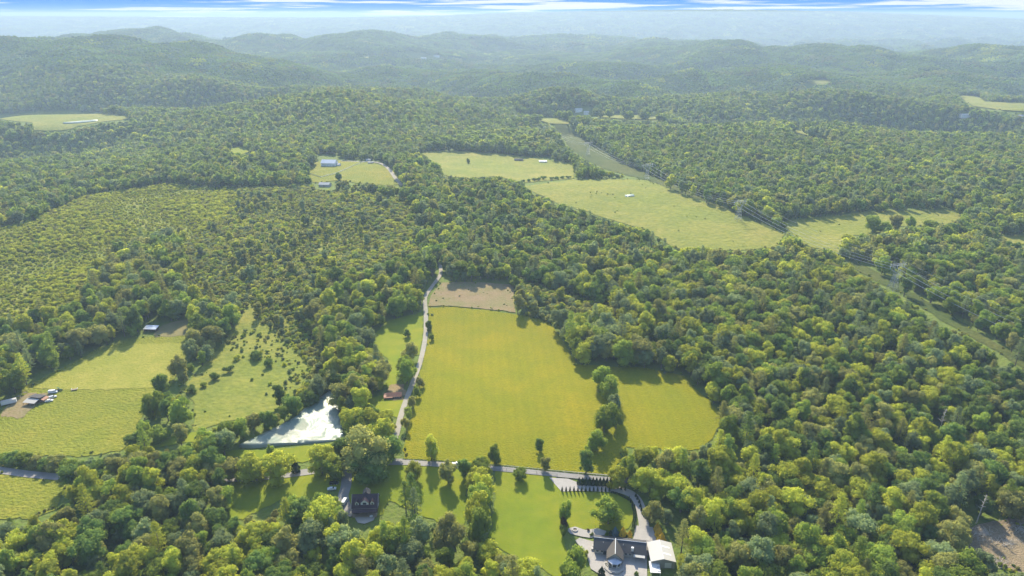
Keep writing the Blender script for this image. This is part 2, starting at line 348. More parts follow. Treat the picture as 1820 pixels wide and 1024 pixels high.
ROADS = [[(975, 845), (1170, 850), (1175, 1040), (1010, 1040), (1000, 955), (1120, 935), (1110, 880), (980, 875)], [(600, 825), (630, 825), (680, 925), (600, 925)]]
CLEAR = []                                  # outlines that stay free of forest crowns
def sheet(name, poly, mat, lift=0.0, clear=True, rough=True, flat=None, world=None, kind='structure'):
    """a ground cover laid on the terrain; outline given in photo pixels and carried onto the ground"""
    if clear: CLEAR.append(poly); STRICT.append(name in ('powerline_clearing', 'pond', 'patio', 'concrete_drive', 'garden_path', 'dirt_patch') or max(p_[1] for p_ in poly) < 256)
    edge = name in ('meadow', 'dirt_clearing', 'powerline_clearing') and mat is not M['lawn']
    if world is None:
        P = np.array(poly, float); pp = []
        for a, b in zip(P, np.roll(P, -1, 0)):
            for k in range(4): pp.append(a + (b - a) * k / 4)
        pp = np.array(pp); x, y = ground_hit(pp[:, 0], pp[:, 1]); B = np.stack([x, y], 1)
    else: B = np.array(world, float)
    D = float(np.hypot(B[:, 0], B[:, 1]).mean()); s = max(2.6, D * .008)
    if edge and D < 1500: EDGES.append(B.copy())
    out = []
    for a, b in zip(B, np.roll(B, -1, 0)):
        n = max(1, int(np.hypot(*(b - a)) / s))
        for k in range(n): out.append(a + (b - a) * k / n)
    B = np.array(out)
    if rough:
        ph = np.arange(len(B)); B = B + (np.stack([np.sin(ph * 1.7), np.cos(ph * 2.3)], 1) * .6 + rng.normal(size=B.shape) * .5) * min(s * .3, 2.4)
    mn, mx = B.min(0), B.max(0); gx, gy = np.meshgrid(np.arange(mn[0], mx[0], s), np.arange(mn[1], mx[1], s)); gx = gx.ravel(); gy = gy.ravel()
    ins = inpoly(gx, gy, [tuple(p) for p in B]); I = np.stack([gx[ins], gy[ins]], 1)
    allv = [Vector(p) for p in np.vstack([B, I])] if len(I) else [Vector(p) for p in B]
    nb = len(B); res = delaunay_2d_cdt(allv, [(i, (i + 1) % nb) for i in range(nb)], [], 1, 1e-4)
    V = np.array([tuple(v) for v in res[0]]); z = height(V[:, 0], V[:, 1]) + offs(V[:, 0], V[:, 1]) + lift if flat is None else np.full(len(V), flat)
    me = bpy.data.meshes.new(name); me.from_pydata(np.column_stack([V, z]).tolist(), [], [tuple(f) for f in res[2]])
    if me.polygons and sum(p.normal.z for p in me.polygons) < 0: me.flip_normals()
    me.polygons.foreach_set('use_smooth', [True] * len(me.polygons)); me.materials.append(mat)
    return tag(link(bpy.data.objects.new(name, me)), kind=kind)
def strip(name, pts, wid, mat, lift=.1, clear=3, hide=None):
    """road or lane: ribbon along pixel points, width in metres"""
    P = np.array(pts, float); q = []
    for i in range(len(P) - 1):
        p0, p1, p2, p3 = P[max(i - 1, 0)], P[i], P[i + 1], P[min(i + 2, len(P) - 1)]
        for k in range(6):
            t = k / 6; q.append(.5 * ((2 * p1) + (-p0 + p2) * t + (2 * p0 - 5 * p1 + 4 * p2 - p3) * t * t + (-p0 + 3 * p1 - 3 * p2 + p3) * t ** 3))
    q.append(P[-1]); q = np.array(q); x, y = ground_hit(q[:, 0], q[:, 1]); C = np.stack([x, y], 1)
    T = np.gradient(C, axis=0); T /= np.linalg.norm(T, axis=1)[:, None] + 1e-9; Nn = np.stack([-T[:, 1], T[:, 0]], 1)
    w = np.full(len(C), wid / 2.0); k = 5; V = []
    for j in range(k):
        p = C + Nn * (w * (2 * j / (k - 1) - 1))[:, None]; V.append(np.column_stack([p, height(p[:, 0], p[:, 1]) + offs(p[:, 0], p[:, 1]) + lift]))
    n = len(C); V = np.concatenate(V); F = []
    for j in range(k - 1):
        for i in range(n - 1): F.append((j * n + i, j * n + i + 1, (j + 1) * n + i + 1, (j + 1) * n + i))
    me = mesh_np(name, V, np.array(F), [mat], smooth=True)
    if sum(p.normal.z for p in me.polygons) < 0: me.flip_normals()
    if clear:
        for a, b in zip(q[:-1], q[1:]):
            if hide and hide[0] < a[0] < hide[1]: continue
            d = (b - a); d = d / (np.hypot(*d) + 1e-9); nn = np.array([-d[1], d[0]]) * clear; CLEAR.append([tuple(a - nn), tuple(b - nn), tuple(b + nn), tuple(a + nn)]); STRICT.append(True); ROADS.append(CLEAR[-1])
    return tag(link(bpy.data.objects.new(name, me)), kind='structure')
MAIN = [(762, 548), (800, 546), (870, 552), (940, 563), (975, 572), (1000, 605), (1025, 648), (1085, 652), (1150, 655), (1215, 668), (1290, 745), (1275, 765), (1250, 798), (1190, 806), (1170, 796), (1110, 796), (1100, 820), (1085, 850), (1000, 842), (900, 832), (800, 824), (716, 820), (722, 770), (740, 700), (752, 640), (762, 600)]
sheet('meadow', MAIN, M['meadow'])
sheet('meadow', [(330, 597), (331, 640), (300, 690), (262, 720), (240, 770), (215, 802), (150, 812), (100, 808), (50, 812), (0, 832), (-70, 850), (-70, 740), (0, 735), (20, 712), (40, 690), (120, 650), (180, 618), (235, 600)], M['meadow2'])
sheet('mown_meadow', [(328, 612), (318, 655), (292, 690), (200, 693), (110, 694), (62, 690), (120, 655), (185, 625), (245, 612)], M['mown'], .15)
sheet('meadow', [(-70, 838), (0, 843), (60, 850), (128, 856), (100, 905), (60, 922), (0, 925), (-70, 925)], M['meadow2'])
sheet('meadow', [(342, 672), (372, 640), (400, 604), (428, 566), (438, 545), (447, 545), (452, 566), (478, 584), (510, 612), (540, 640), (552, 668), (520, 704), (484, 736), (400, 750), (345, 768), (345, 712), (318, 692)], M['brush'])
sheet('meadow', [(660, 602), (690, 570), (750, 556), (752, 600), (746, 630), (712, 640), (702, 690), (684, 690), (690, 640), (665, 615)], M['lawn'])
sheet('meadow', [(648, 712), (690, 700), (715, 712), (726, 712), (712, 752), (700, 742), (648, 728)], M['lawn'])
sheet('lawn', [(395, 802), (520, 796), (600, 789), (606, 800), (540, 822), (470, 818), (405, 812)], M['lawn'])
sheet('meadow', [(255, 790), (300, 775), (350, 770), (352, 785), (300, 792), (270, 798)], M['lawn'])
sheet('lawn', [(412, 857), (480, 851), (560, 842), (640, 831), (700, 826), (760, 828), (830, 834), (826, 940), (780, 930), (740, 912), (690, 890), (680, 915), (640, 930), (625, 920), (600, 868), (560, 885), (500, 888), (430, 925), (405, 925)], M['lawn'])
sheet('lawn', [(880, 838), (985, 847), (1005, 868), (1090, 874), (1122, 892), (1126, 930), (1110, 945), (1005, 942), (1000, 960), (1012, 985), (1002, 1035), (960, 1012), (905, 985), (868, 962), (880, 900)], M['lawn'])
sheet('dirt_clearing', [(762, 546), (768, 522), (785, 503), (850, 502), (913, 506), (916, 556), (870, 551), (800, 544)], M['dirt'], .15)
sheet('tilled_patch', [(272, 592), (300, 574), (336, 568), (336, 598), (300, 600), (276, 600)], M['tilled'], .15)
sheet('dirt_clearing', [(1722, 940), (1745, 930), (1790, 925), (1830, 918), (1900, 915), (1900, 1040), (1820, 1022), (1790, 1013), (1765, 1002), (1735, 985), (1710, 968)], M['dirt2'], .15)
sheet('dirt_patch', [(0, 740), (18, 718), (50, 700), (92, 700), (100, 706), (62, 722), (40, 745), (20, 742)], M['dirt'], .15)
sheet('dirt_patch', [(688, 696), (694, 684), (716, 684), (722, 700), (716, 712), (690, 712)], M['dirt'], .15)
sheet('meadow', [(745, 270), (800, 268), (900, 275), (1020, 292), (1020, 318), (935, 325), (880, 314), (830, 318), (790, 312), (770, 290)], M['dry'])
sheet('meadow', [(930, 332), (1020, 319), (1080, 318), (1150, 321), (1250, 360), (1330, 388), (1395, 418), (1380, 440), (1300, 446), (1200, 441), (1150, 410), (1100, 395), (1000, 365), (960, 348)], M['dry'])
sheet('meadow', [(1385, 394), (1530, 378), (1690, 372), (1712, 388), (1680, 402), (1590, 404), (1560, 417), (1500, 420), (1490, 450), (1440, 440), (1415, 422)], M['dry'])
sheet('meadow', [(1760, 421), (1820, 417), (1900, 416), (1900, 440), (1820, 436), (1772, 431)], M['dry'])
sheet('meadow', [(-70, 205), (0, 205), (110, 198), (235, 207), (225, 213), (190, 216), (150, 223), (110, 233), (60, 233), (60, 219), (0, 213), (-70, 215)], M['dry'])
sheet('meadow', [(548, 300), (565, 288), (600, 286), (660, 290), (700, 300), (712, 328), (690, 331), (640, 326), (600, 321), (560, 326), (546, 315)], M['meadow2'])
sheet('meadow', [(395, 262), (425, 261), (446, 266), (440, 276), (410, 272)], M['lawn'])
for pl in ([(1430, 144), (1478, 142), (1478, 151), (1450, 153)], [(1700, 170), (1740, 172), (1750, 182), (1830, 184), (1830, 200), (1780, 197), (1730, 190)],
           [(643, 98), (664, 98), (664, 105), (648, 104)], [(710, 93), (725, 90), (765, 98), (795, 102), (795, 107), (760, 110), (735, 106)], [(696, 117), (712, 117), (712, 121), (698, 121)],
           [(822, 167), (845, 167), (845, 171), (826, 171)], [(773, 187), (806, 187), (806, 191), (778, 190)], [(920, 196), (958, 198), (958, 202), (922, 201)],
           [(956, 209), (978, 210), (1011, 216), (1011, 222), (980, 221), (962, 217)], [(1050, 203), (1110, 204), (1180, 209), (1180, 214), (1100, 212), (1052, 208)],
           [(1408, 229), (1424, 231), (1478, 244), (1478, 248), (1430, 241), (1412, 236)]):
    sheet('meadow', pl, M['dry'], 1.0, rough=False)
sheet('powerline_clearing', [(985, 222), (1003, 222), (1030, 245), (1100, 286), (1152, 309), (1300, 374), (1396, 411), (1390, 418), (1325, 385), (1250, 358), (1150, 321), (1078, 302), (1040, 284), (1012, 262), (1000, 245)], M['rough'])
sheet('powerline_clearing', [(1492, 455), (1506, 457), (1590, 500), (1690, 562), (1820, 640), (1900, 690), (1900, 710), (1820, 656), (1760, 618), (1680, 574), (1630, 541), (1600, 521), (1570, 508), (1530, 485)], M['rough'])
sheet('brushland', [(380, 345), (560, 340), (735, 352), (750, 465), (640, 498), (520, 500), (500, 560), (560, 620), (560, 690), (500, 700), (450, 560), (330, 530), (330, 440)], M['brush'], -.05, clear=False)
sheet('brushland', [(-70, 420), (60, 400), (150, 358), (300, 336), (400, 340), (425, 362), (400, 395), (330, 430), (225, 450), (165, 500), (150, 560), (60, 585), (-70, 595)], M['brush'], -.05, clear=False)
# water
def water(poly):
    x, y = ground_hit([p[0] for p in poly], [p[1] for p in poly]); z = float(np.max(height(x, y) + offs(x, y))) + .12
    o = sheet('pond', poly, M['water'], flat=z, rough=False)
    bx = bmesh.new(); bx.from_mesh(o.data)       # a skirt carries the shore down into the ground
    ed = [e for e in bx.edges if e.is_boundary]; r = bmesh.ops.extrude_edge_only(bx, edges=ed)
    for v in r['geom']:
        if isinstance(v, bmesh.types.BMVert): v.co.z -= 6
    bx.to_mesh(o.data); bx.free(); return o
water([(425, 796), (455, 782), (505, 757), (530, 742), (552, 722), (585, 702), (596, 698), (602, 722), (606, 755), (614, 782), (560, 788), (500, 792), (450, 797)])
water([(1110, 347), (1126, 346), (1128, 350), (1112, 351)])
water([(112, 219), (150, 215), (174, 213), (174, 216), (140, 220), (113, 221)])
# roads and lanes
strip('road', [(-80, 826), (0, 837), (60, 845), (140, 851), (250, 856), (330, 856), (400, 853), (480, 848), (560, 838), (640, 826), (700, 822), (760, 824), (830, 829), (900, 834), (980, 842), (1060, 849), (1140, 856), (1200, 860)], 5.6, M['road'], .2, hide=(138, 402))
strip('gravel_lane', [(694, 822), (692, 808), (700, 790), (706, 768), (712, 742), (722, 712), (738, 670), (748, 640), (756, 600), (757, 560), (756, 530), (768, 510), (783, 488), (781, 466)], 3.6, M['gravel'], .2, 4)
strip('lane', [(742, 400), (740, 386)], 3, M['gravel'], .2, 3)
strip('gravel_drive', [(612, 829), (616, 845), (615, 865), (610, 885), (617, 905), (630, 915)], 5.6, M['road'], .2, 6)
sheet('patio', [(628, 917), (650, 914), (668, 916), (664, 926), (648, 932), (636, 930)], M['concrete'], .1, rough=False)
strip('concrete_drive', [(1020, 868), (1060, 869), (1100, 872), (1125, 882), (1137, 900), (1143, 925), (1146, 950), (1146, 962)], 5.2, M['concrete'], .28, 6)
sheet('concrete_drive', [(976, 850), (1010, 852), (1036, 862), (1030, 873), (998, 875)], M['concrete'], .14, rough=False)
sheet('concrete_drive', [(1130, 935), (1160, 938), (1168, 965), (1150, 990), (1150, 1040), (1095, 1040), (1050, 1012), (1042, 985), (1022, 962), (1030, 957), (1060, 965), (1125, 960)], M['concrete'], .14, rough=False)
sheet('garden_path', [(1010, 940), (1022, 937), (1040, 943), (1062, 940), (1078, 945), (1074, 952), (1050, 957), (1035, 955), (1014, 950), (1009, 945)], M['concrete'], .12, rough=False)
strip('farm_lane', [(715, 331), (703, 318), (690, 300), (672, 290), (640, 288), (606, 287)], 6, M['gravel'], .3, 3)

# ------------------------------------------------------------------ trees: trunk with limbs, crown of leaf clumps
ICO_V = None
def ico():
    global ICO_V
    if ICO_V is None:
        b = bmesh.new(); bmesh.ops.create_icosphere(b, subdivisions=1, radius=1); ICO_V = (np.array([v.co[:] for v in b.verts]), np.array([[v.index for v in f.verts] for f in b.faces])); b.free()
    return ICO_V
def unit(n, g, up=0.0):
    v = g.normal(size=(n, 3)); v[:, 2] += up; return v / np.linalg.norm(v, axis=1)[:, None]
def leaves_at(P, Nn, size, g, jit=.45):
    n = len(P); nn = Nn + g.normal(size=(n, 3)) * jit; nn /= np.linalg.norm(nn, axis=1)[:, None]
    t = np.cross(nn, g.normal(size=(n, 3))); t /= np.linalg.norm(t, axis=1)[:, None]; b = np.cross(nn, t)
    s = (size * g.uniform(.6, 1.3, n))[:, None] * .5; k = g.uniform(.55, 1, n)[:, None]
    V = np.stack([P - t * s, P - b * s * k, P + t * s, P + b * s * k], 1).reshape(-1, 3)
    return V, np.arange(4 * n).reshape(-1, 4)
def lobes_crown(H, Rr, kind, g):
    """lobe centres and radii"""
    if kind == 'broad': n, cz, rz = g.integers(28, 36), .52 * H, .46 * H
    elif kind == 'tall': n, cz, rz = g.integers(22, 28), .52 * H, .46 * H
    else: n, cz, rz = g.integers(8, 12), .48 * H, .42 * H
    d = unit(n, g, .25); f = g.uniform(.42, .84, n)[:, None]; C = d * f * np.array([Rr, Rr, rz]) + np.array([0, 0, cz])
    rl = Rr * g.uniform(.17, .42, n) * (1.12 if kind == 'tall' else 1)
    C = np.vstack([C, [[0, 0, cz]]]); rl = np.append(rl, Rr * .6); return C, rl
def crown(kind, H, Rr, nleaf, size, seed, mats, core=True):
    g = np.random.default_rng(seed)
    if kind == 'pine':
        P = []; Nn = []; nt_ = 11
        for k in range(nt_):
            z = H * (.30 + .68 * k / (nt_ - 1)); rr = Rr * (1 - (k / nt_) ** 1.3) * g.uniform(.75, 1.1) + .4
            for a in np.linspace(0, 2 * math.pi, g.integers(4, 7), endpoint=False) + g.uniform(0, 6):
                m = max(3, int(nleaf / nt_ / 5)); f = g.uniform(.15, 1, m) ** .7
                p = np.stack([np.cos(a) * rr * f, np.sin(a) * rr * f, z - .10 * rr * f + rr * .12 * f * f], 1) + g.normal(size=(m, 3)) * np.array([.35, .35, .18]) * Rr * .28
                P.append(p); v = np.tile([math.cos(a) * .4, math.sin(a) * .4, 1.0], (m, 1)); Nn.append(v / np.linalg.norm(v, axis=1)[:, None])
        P = np.vstack(P); Nn = np.vstack(Nn); return mesh_np('crown', *leaves_at(P, Nn, size, g, .5), mats)
    if kind == 'cone':
        nleaf *= 2; size *= 1.25; z = g.uniform(0, 1, nleaf) ** .8; a = g.uniform(0, 6.28, nleaf); rr = Rr * (np.minimum(1, (1 - z) * 1.5)) * np.minimum(1, .6 + z * 4) * (1 + .16 * np.sin(a * 5 + z * 14)) * g.uniform(.86, 1.05, nleaf)
        P = np.stack([np.cos(a) * rr, np.sin(a) * rr, z * H * .95 + .05 * H], 1); Nn = np.stack([np.cos(a), np.sin(a), .5 * np.ones(nleaf)], 1); Nn /= np.linalg.norm(Nn, axis=1)[:, None]
        return mesh_np('crown', *leaves_at(P, Nn, size, g, .35), mats)
    C, rl = lobes_crown(H, Rr, kind, g)
    w = rl ** 2 / (rl ** 2).sum(); idx = g.choice(len(C), int(nleaf * 1.9), p=w); d = unit(len(idx), g, .3)
    rad = rl[idx] * g.uniform(.88, 1.12, len(idx)); P = C[idx] + d * rad[:, None] * np.array([1, 1, .9])
    dist = np.linalg.norm(P[:, None, :] - C[None], axis=2) / rl[None]; dist[np.arange(len(idx)), idx] = 9
    keep = dist.min(1) > .86; P, d = P[keep][:nleaf], d[keep][:nleaf]
    cc = P - np.array([0, 0, C[:, 2].mean()]); cc /= np.linalg.norm(cc, axis=1)[:, None] + 1e-6; Nn = d * .75 + cc * .35
    V, F = leaves_at(P, Nn, size, g)
    if core:
        iv, if_ = ico(); b = len(V); Vs = [V]; Fs = []
        for c, r in zip(C, rl): Vs.append(iv * r * .80 * g.uniform(.9, 1.1, (len(iv), 1)) + c); Fs.append(if_ + b); b += len(iv)
        F3 = np.vstack(Fs); F = np.vstack([F, np.column_stack([F3, F3[:, 2]])]) if False else F
        me = bpy.data.meshes.new('crown'); V = np.vstack(Vs).astype(np.float32)
        me.vertices.add(len(V)); me.vertices.foreach_set('co', V.ravel()); nl = F.size + F3.size; me.loops.add(nl)
        me.loops.foreach_set('vertex_index', np.concatenate([F.ravel(), F3.ravel()]).astype(np.int32)); me.polygons.add(len(F) + len(F3))
        me.polygons.foreach_set('loop_start', np.concatenate([np.arange(len(F)) * 4, F.size + np.arange(len(F3)) * 3]).astype(np.int32)); me.update(calc_edges=True)
        for m in mats: me.materials.append(m)
        return me
    return mesh_np('crown', V, F, mats)
def trunk_mb(kind, H, Rr, seed, n=6):
    g = random.Random(seed); mb = MB(); r = .022 * H + .05
    if kind in ('pine', 'cone'): mb.bar((0, 0, -.5), (0, 0, H * .96), r * .8, n, 0, .05)
    else:
        t1 = (g.uniform(-.4, .4), g.uniform(-.4, .4), H * .45); mb.bar((0, 0, -.6), t1, r * 1.15, n, 0, r * .75); mb.bar(t1, (t1[0] * 2, t1[1] * 2, H * .78), r * .75, n, 0, r * .25)
        for k in range(5):
            a = k * 1.3 + g.uniform(-.3, .3); z = H * g.uniform(.28, .5); mb.bar((t1[0] * z / (H * .45), t1[1] * z / (H * .45), z), (math.cos(a) * Rr * .62, math.sin(a) * Rr * .62, z + H * .22), r * .4, max(3, n - 2), 0, r * .12)
    return mb
def trunk(kind, H, Rr, seed, n=6):
    mb = trunk_mb(kind, H, Rr, seed, n); me = bpy.data.meshes.new('trunk'); me.from_pydata(mb.v, [], mb.f); me.materials.append(M['bark']); return me
SPEC = {'broad': (18.0, 7.3), 'tall': (21.0, 5.3), 'pine': (22.0, 4.6), 'shrub': (4.2, 2.6), 'cone': (6.0, 1.8)}
LEAFN = {'near': (1900, .74), 'mid': (480, 1.45), 'far': (140, 2.4)}
LIB = {}
def crown_lib(kind, c, v, lod='near'):
    k = (kind, c, v, lod)
    if k not in LIB:
        H, Rr = SPEC[kind]; n, s = LEAFN[lod]; sc_ = {'shrub': .45, 'cone': .5, 'pine': .8}.get(kind, 1)
        LIB[k] = (crown(kind, H, Rr, int(n * (.5 if kind in ('shrub', 'cone') else 1)), s * sc_, v * 17 + hash_(kind), [LM[c] if isinstance(c, int) else M[c]], core=True), trunk(kind, H, Rr, v * 31, 6 if lod == 'near' else 4))
    return LIB[k]
def hash_(s): return sum(ord(ch) * (i + 3) for i, ch in enumerate(s))
NV = {'broad': 8, 'tall': 5, 'pine': 3, 'shrub': 3, 'cone': 2}
def plant(name, cat, kind, c, x, y, s=1.0, sz=None, label=None, group=None, v=None, dz=0):
    v = random.randrange(NV[kind]) if v is None else v; cm, tm = crown_lib(kind, c, v)
    t = thing(name, label, cat, (x, y, float(height(x, y)) + dz), random.uniform(0, 6.28), group); t.scale = (s, s, s if sz is None else sz)
    link(bpy.data.objects.new('trunk', tm), t); link(bpy.data.objects.new('crown', cm), t); return t

# ------------------------------------------------------------------ where the woods stand
SCRUB = [(-80, 420), (60, 395), (150, 352), (300, 330), (405, 335), (430, 360), (400, 395), (330, 430), (225, 450), (165, 500), (150, 560), (60, 590), (-80, 600)]
THIN = [(400, 335), (560, 335), (735, 360), (745, 470), (650, 505), (560, 510), (540, 560), (580, 640), (580, 700), (480, 730), (440, 560), (330, 540), (330, 440)]
THIN2 = [(915, 500), (1000, 520), (1100, 560), (1000, 585), (930, 562)]
EXTRA = [[(1050, 940), (1200, 950), (1200, 1030), (1040, 1030), (1020, 960)], [(618, 868), (676, 868), (680, 935), (630, 938)], [(583, 845), (612, 845), (612, 902), (583, 885)], [(252, 572), (292, 572), (292, 600), (252, 600)],
         [(684, 690), (722, 690), (722, 714), (684, 714)], [(700, 790), (716, 790), (716, 822), (690, 822)], [(565, 275), (608, 275), (608, 300), (565, 300)], [(560, 320), (595, 320), (595, 336), (560, 336)], [(1568, 474), (1606, 474), (1600, 502), (1574, 502)],
         [(915, 279), (985, 279), (985, 291), (915, 291)], [(1018, 190), (1052, 190), (1052, 204), (1018, 204)], [(1705, 200), (1722, 200), (1722, 209), (1705, 209)], [(1012, 935), (1100, 935), (1100, 960), (1012, 960)],
         [(1138, 925), (1182, 930), (1184, 975), (1150, 975)], [(1110, 875), (1170, 875), (1175, 930), (1120, 930)], [(0, 700), (25, 700), (25, 730), (0, 730)], [(45, 695), (120, 690), (110, 725), (45, 725)], [(1200, 1000), (1201, 1000), (1201, 1001)],
         [(1145, 960), (1200, 965), (1200, 1030), (1145, 1030)]]
def blocked(x, y, z, H, Rr):
    """true where the crown would hang over open ground in the picture"""
    r = np.zeros(x.shape, bool); polys = [(c, s_) for c, s_ in zip(CLEAR, STRICT)] + [(e, True) for e in EXTRA]
    for poly, strict in polys:
        P = np.array(poly)
        for fx, fz in (((0, .02), (0, .93), (-.75, .55), (.75, .55), (0, .5), (-.5, .85), (.5, .85)) if strict else ((0, .02), (0, .80), (-.5, .55), (.5, .55), (0, .5), (-.3, .7), (.3, .7))):
            px, py, f = project(x + fx * Rr, y, z + fz * H)
            m = (px > P[:, 0].min()) & (px < P[:, 0].max()) & (py > P[:, 1].min()) & (py < P[:, 1].max()) & ~r
            if m.any(): i = np.where(m)[0]; r[i] |= inpoly(px[i], py[i], poly)
    return r
HAND = []                                   # trees placed one by one: (x, y, radius)
def grid_pts(y0, y1, s, jit=.42, g=rng):
    ys = np.arange(y0, y1, s * .87); out = []
    for k, yy in enumerate(ys):
        hw = yy * .80 * CP + 110; xs = np.arange(-hw, hw, s) + (k % 2) * s * .5; out.append(np.stack([xs, np.full(len(xs), yy)], 1))
    P = np.vstack(out); P += g.uniform(-jit, jit, P.shape) * s; return P
def tone(x, y):                             # which colour of foliage prevails here
    return .5 * np.sin(x * .011 + 1.3 * np.sin(y * .006)) + .5 * np.sin(y * .013 + 1.7 * np.sin(x * .008 + 2))
def pick(P, g=rng):
    """kind, colour, variant, scale for every point of the woods"""
    x, y = P[:, 0], P[:, 1]; n = len(P); z = height(x, y); D = np.hypot(x, y); px, py, _ = project(x, y, z)
    kind = np.where(g.random(n) < .30, 1, 0); kind[g.random(n) < .10] = 2
    u = g.random(n); t = tone(x, y); near = 1 - sstep(330, 620, D); col = np.zeros(n, int)
    pyg = .20 + .22 * near + .10 * t; pd = .22 - .10 * t - .08 * near
    col[u < pyg] = 1; m = (u >= pyg) & (u < pyg + pd); col[m] = 2; m = (u >= pyg + pd) & (u < pyg + pd + .16); col[m] = 3; m = (u >= pyg + pd + .16) & (u < pyg + pd + .30); col[m] = 4
    s = g.uniform(.62, 1.22, n) * (1 + .14 * t); thin = inpoly(px, py, THIN) | inpoly(px, py, THIN2)
    kind[thin & (g.random(n) < .75)] = 1; s = np.where(thin, s * g.uniform(.35, .75, n), s)
    far_ = sstep(600, 1500, D); w_ = g.random(n); col[(col == 1) & (w_ < .75 * far_)] = 0; col[(col == 3) & (w_ < .5 * far_)] = 4; col[(col == 2) & (w_ < .5 * far_)] = 0
    w_ = g.random(n); col[thin & (w_ < .8)] = np.where(w_ < .35, 4, np.where(w_ < .62, 3, 1))[thin & (w_ < .8)]
    scrub = inpoly(px, py, SCRUB); return z, D, px, py, kind, col, s, thin, scrub
def scatter():
    recs = []
    for y0, y1, s, lod in ((175, 640, 8.9, 'near'), (640, 1350, 9.8, 'mid'), (1350, 2400, 11.0, 'far')):
        P = grid_pts(y0, y1, s); z, D, px, py, kind, col, sc_, thin, scrub = pick(P)
        if lod == 'far': sc_ = sc_ * 1.12
        keep = ~scrub & ~(thin & (rng.random(len(P)) < .76 + .20 * np.sin(P[:, 0] * .035 + 2 * np.sin(P[:, 1] * .02)))) & ~((np.sin(P[:, 0] * .05) + np.sin(P[:, 1] * .043 + 1)) * .5 + rng.random(len(P)) * .6 > 1.52)
        H = np.array([18., 21., 22.])[kind] * sc_; Rr = np.array([7.3, 5.3, 4.6])[kind] * sc_
        for hx, hy, hr in HAND: keep &= np.hypot(P[:, 0] - hx, P[:, 1] - hy) > hr * .8
        i = np.where(keep)[0]; b = blocked(P[i, 0], P[i, 1], z[i], H[i], Rr[i]); i = i[~b]
        recs.append(dict(P=P[i], z=z[i], D=D[i], px=px[i], py=py[i], kind=kind[i], col=col[i], s=sc_[i], lod=lod))
        # a second, smaller try beside edges where the big tree did not fit
        j = np.where(keep)[0][b]; s2 = sc_[j] * rng.uniform(.35, .55, len(j)); kk = np.zeros(len(j), int); b2 = blocked(P[j, 0], P[j, 1], z[j], 18. * s2, 7.3 * s2); j2 = j[~b2]
        recs.append(dict(P=P[j2], z=z[j2], D=D[j2], px=px[j2], py=py[j2], kind=kk[~b2], col=col[j2], s=s2[~b2], lod=lod))
    return recs
def scrub_pts():
    out = []
    for y0, y1, s in ((330, 1000, 3.9),):
        P = grid_pts(y0, y1, s); z, D, px, py, kind, col, sc_, thin, scrub = pick(P)
        gap = (np.sin(P[:, 0] * .09 + 2 * np.sin(P[:, 1] * .03)) + np.sin(P[:, 1] * .07 + P[:, 0] * .02)) * .25 + rng.random(len(P)) * .5 > .62
        sel = (scrub | (thin & (rng.random(len(P)) < .98)) & ~(gap & scrub)) & ~(gap & (rng.random(len(P)) < .5))
        i = np.where(sel)[0]; s_ = rng.uniform(.4, 1.25, len(P)) * np.where(thin, 1.25, 1) * (1 + .35 * np.sin(P[:, 0] * .031 + np.sin(P[:, 1] * .023) * 2)); b = blocked(P[i, 0], P[i, 1], z[i], 4.2 * s_[i], 2.6 * s_[i]); i = i[~b]
        u = rng.random(len(i)); c = np.where(u < .80, 1, np.where(u < .9, 3, 0)); c[~scrub[i]] = np.where(u < .35, 3, np.where(u < .55, 0, np.where(u < .8, 1, 4)))[~scrub[i]]
        out.append((P[i], z[i], s_[i], c))
    for poly, dens, sm in (([(400, 600), (440, 585), (500, 600), (560, 690), (520, 742), (500, 704), (515, 655), (470, 640), (420, 640)], .42, .75), ([(345, 668), (400, 604), (470, 590), (530, 676), (480, 736), (345, 768), (318, 692)], .035, .6), ([(1722, 940), (1830, 918), (1840, 1022), (1765, 1002), (1710, 968)], .03, .4), ([(762, 546), (785, 503), (913, 506), (916, 556)], .05, .35), ([(930, 332), (1150, 321), (1395, 418), (1380, 440), (1200, 441), (1000, 365)], .006, .5), ([(1040, 341), (1140, 343), (1135, 354), (1050, 352)], .12, .5), ([(1385, 394), (1530, 378), (1690, 372), (1660, 402), (1500, 420), (1440, 440)], .012, .5)):
        P = grid_pts(230, 1250, 3.6); px, py, _ = project(P[:, 0], P[:, 1], height(P[:, 0], P[:, 1])); P = P[inpoly(px, py, poly) & (rng.random(len(P)) < dens)]; out.append((P, height(P[:, 0], P[:, 1]), rng.uniform(.3, 1.1, len(P)) * sm, rng.choice([0, 1, 2, 3, 4], len(P))))
    for B in EDGES:                         # rough growth along the edges of the fields
        C = np.vstack([B + rng.normal(size=B.shape) * 1.6 for _ in range(2)]); C = C[rng.random(len(C)) < .45]; D = np.hypot(C[:, 0], C[:, 1]); ok = (C[:, 1] > 180)
        for hx, hy, hr in HAND: ok &= np.hypot(C[:, 0] - hx, C[:, 1] - hy) > min(hr, 4)
        px, py, _ = project(C[:, 0], C[:, 1], height(C[:, 0], C[:, 1]))
        for poly in ROADS: ok &= ~inpoly(px, py, poly)
        C = C[ok]; out.append((C, height(C[:, 0], C[:, 1]), rng.uniform(.12, .5, len(C)) * np.where(np.hypot(C[:, 0], C[:, 1]) > 700, 1.5, 1), rng.choice([0, 1, 3, 4], len(C))))
    return [np.concatenate([o[k] for o in out]) for k in range(4)]
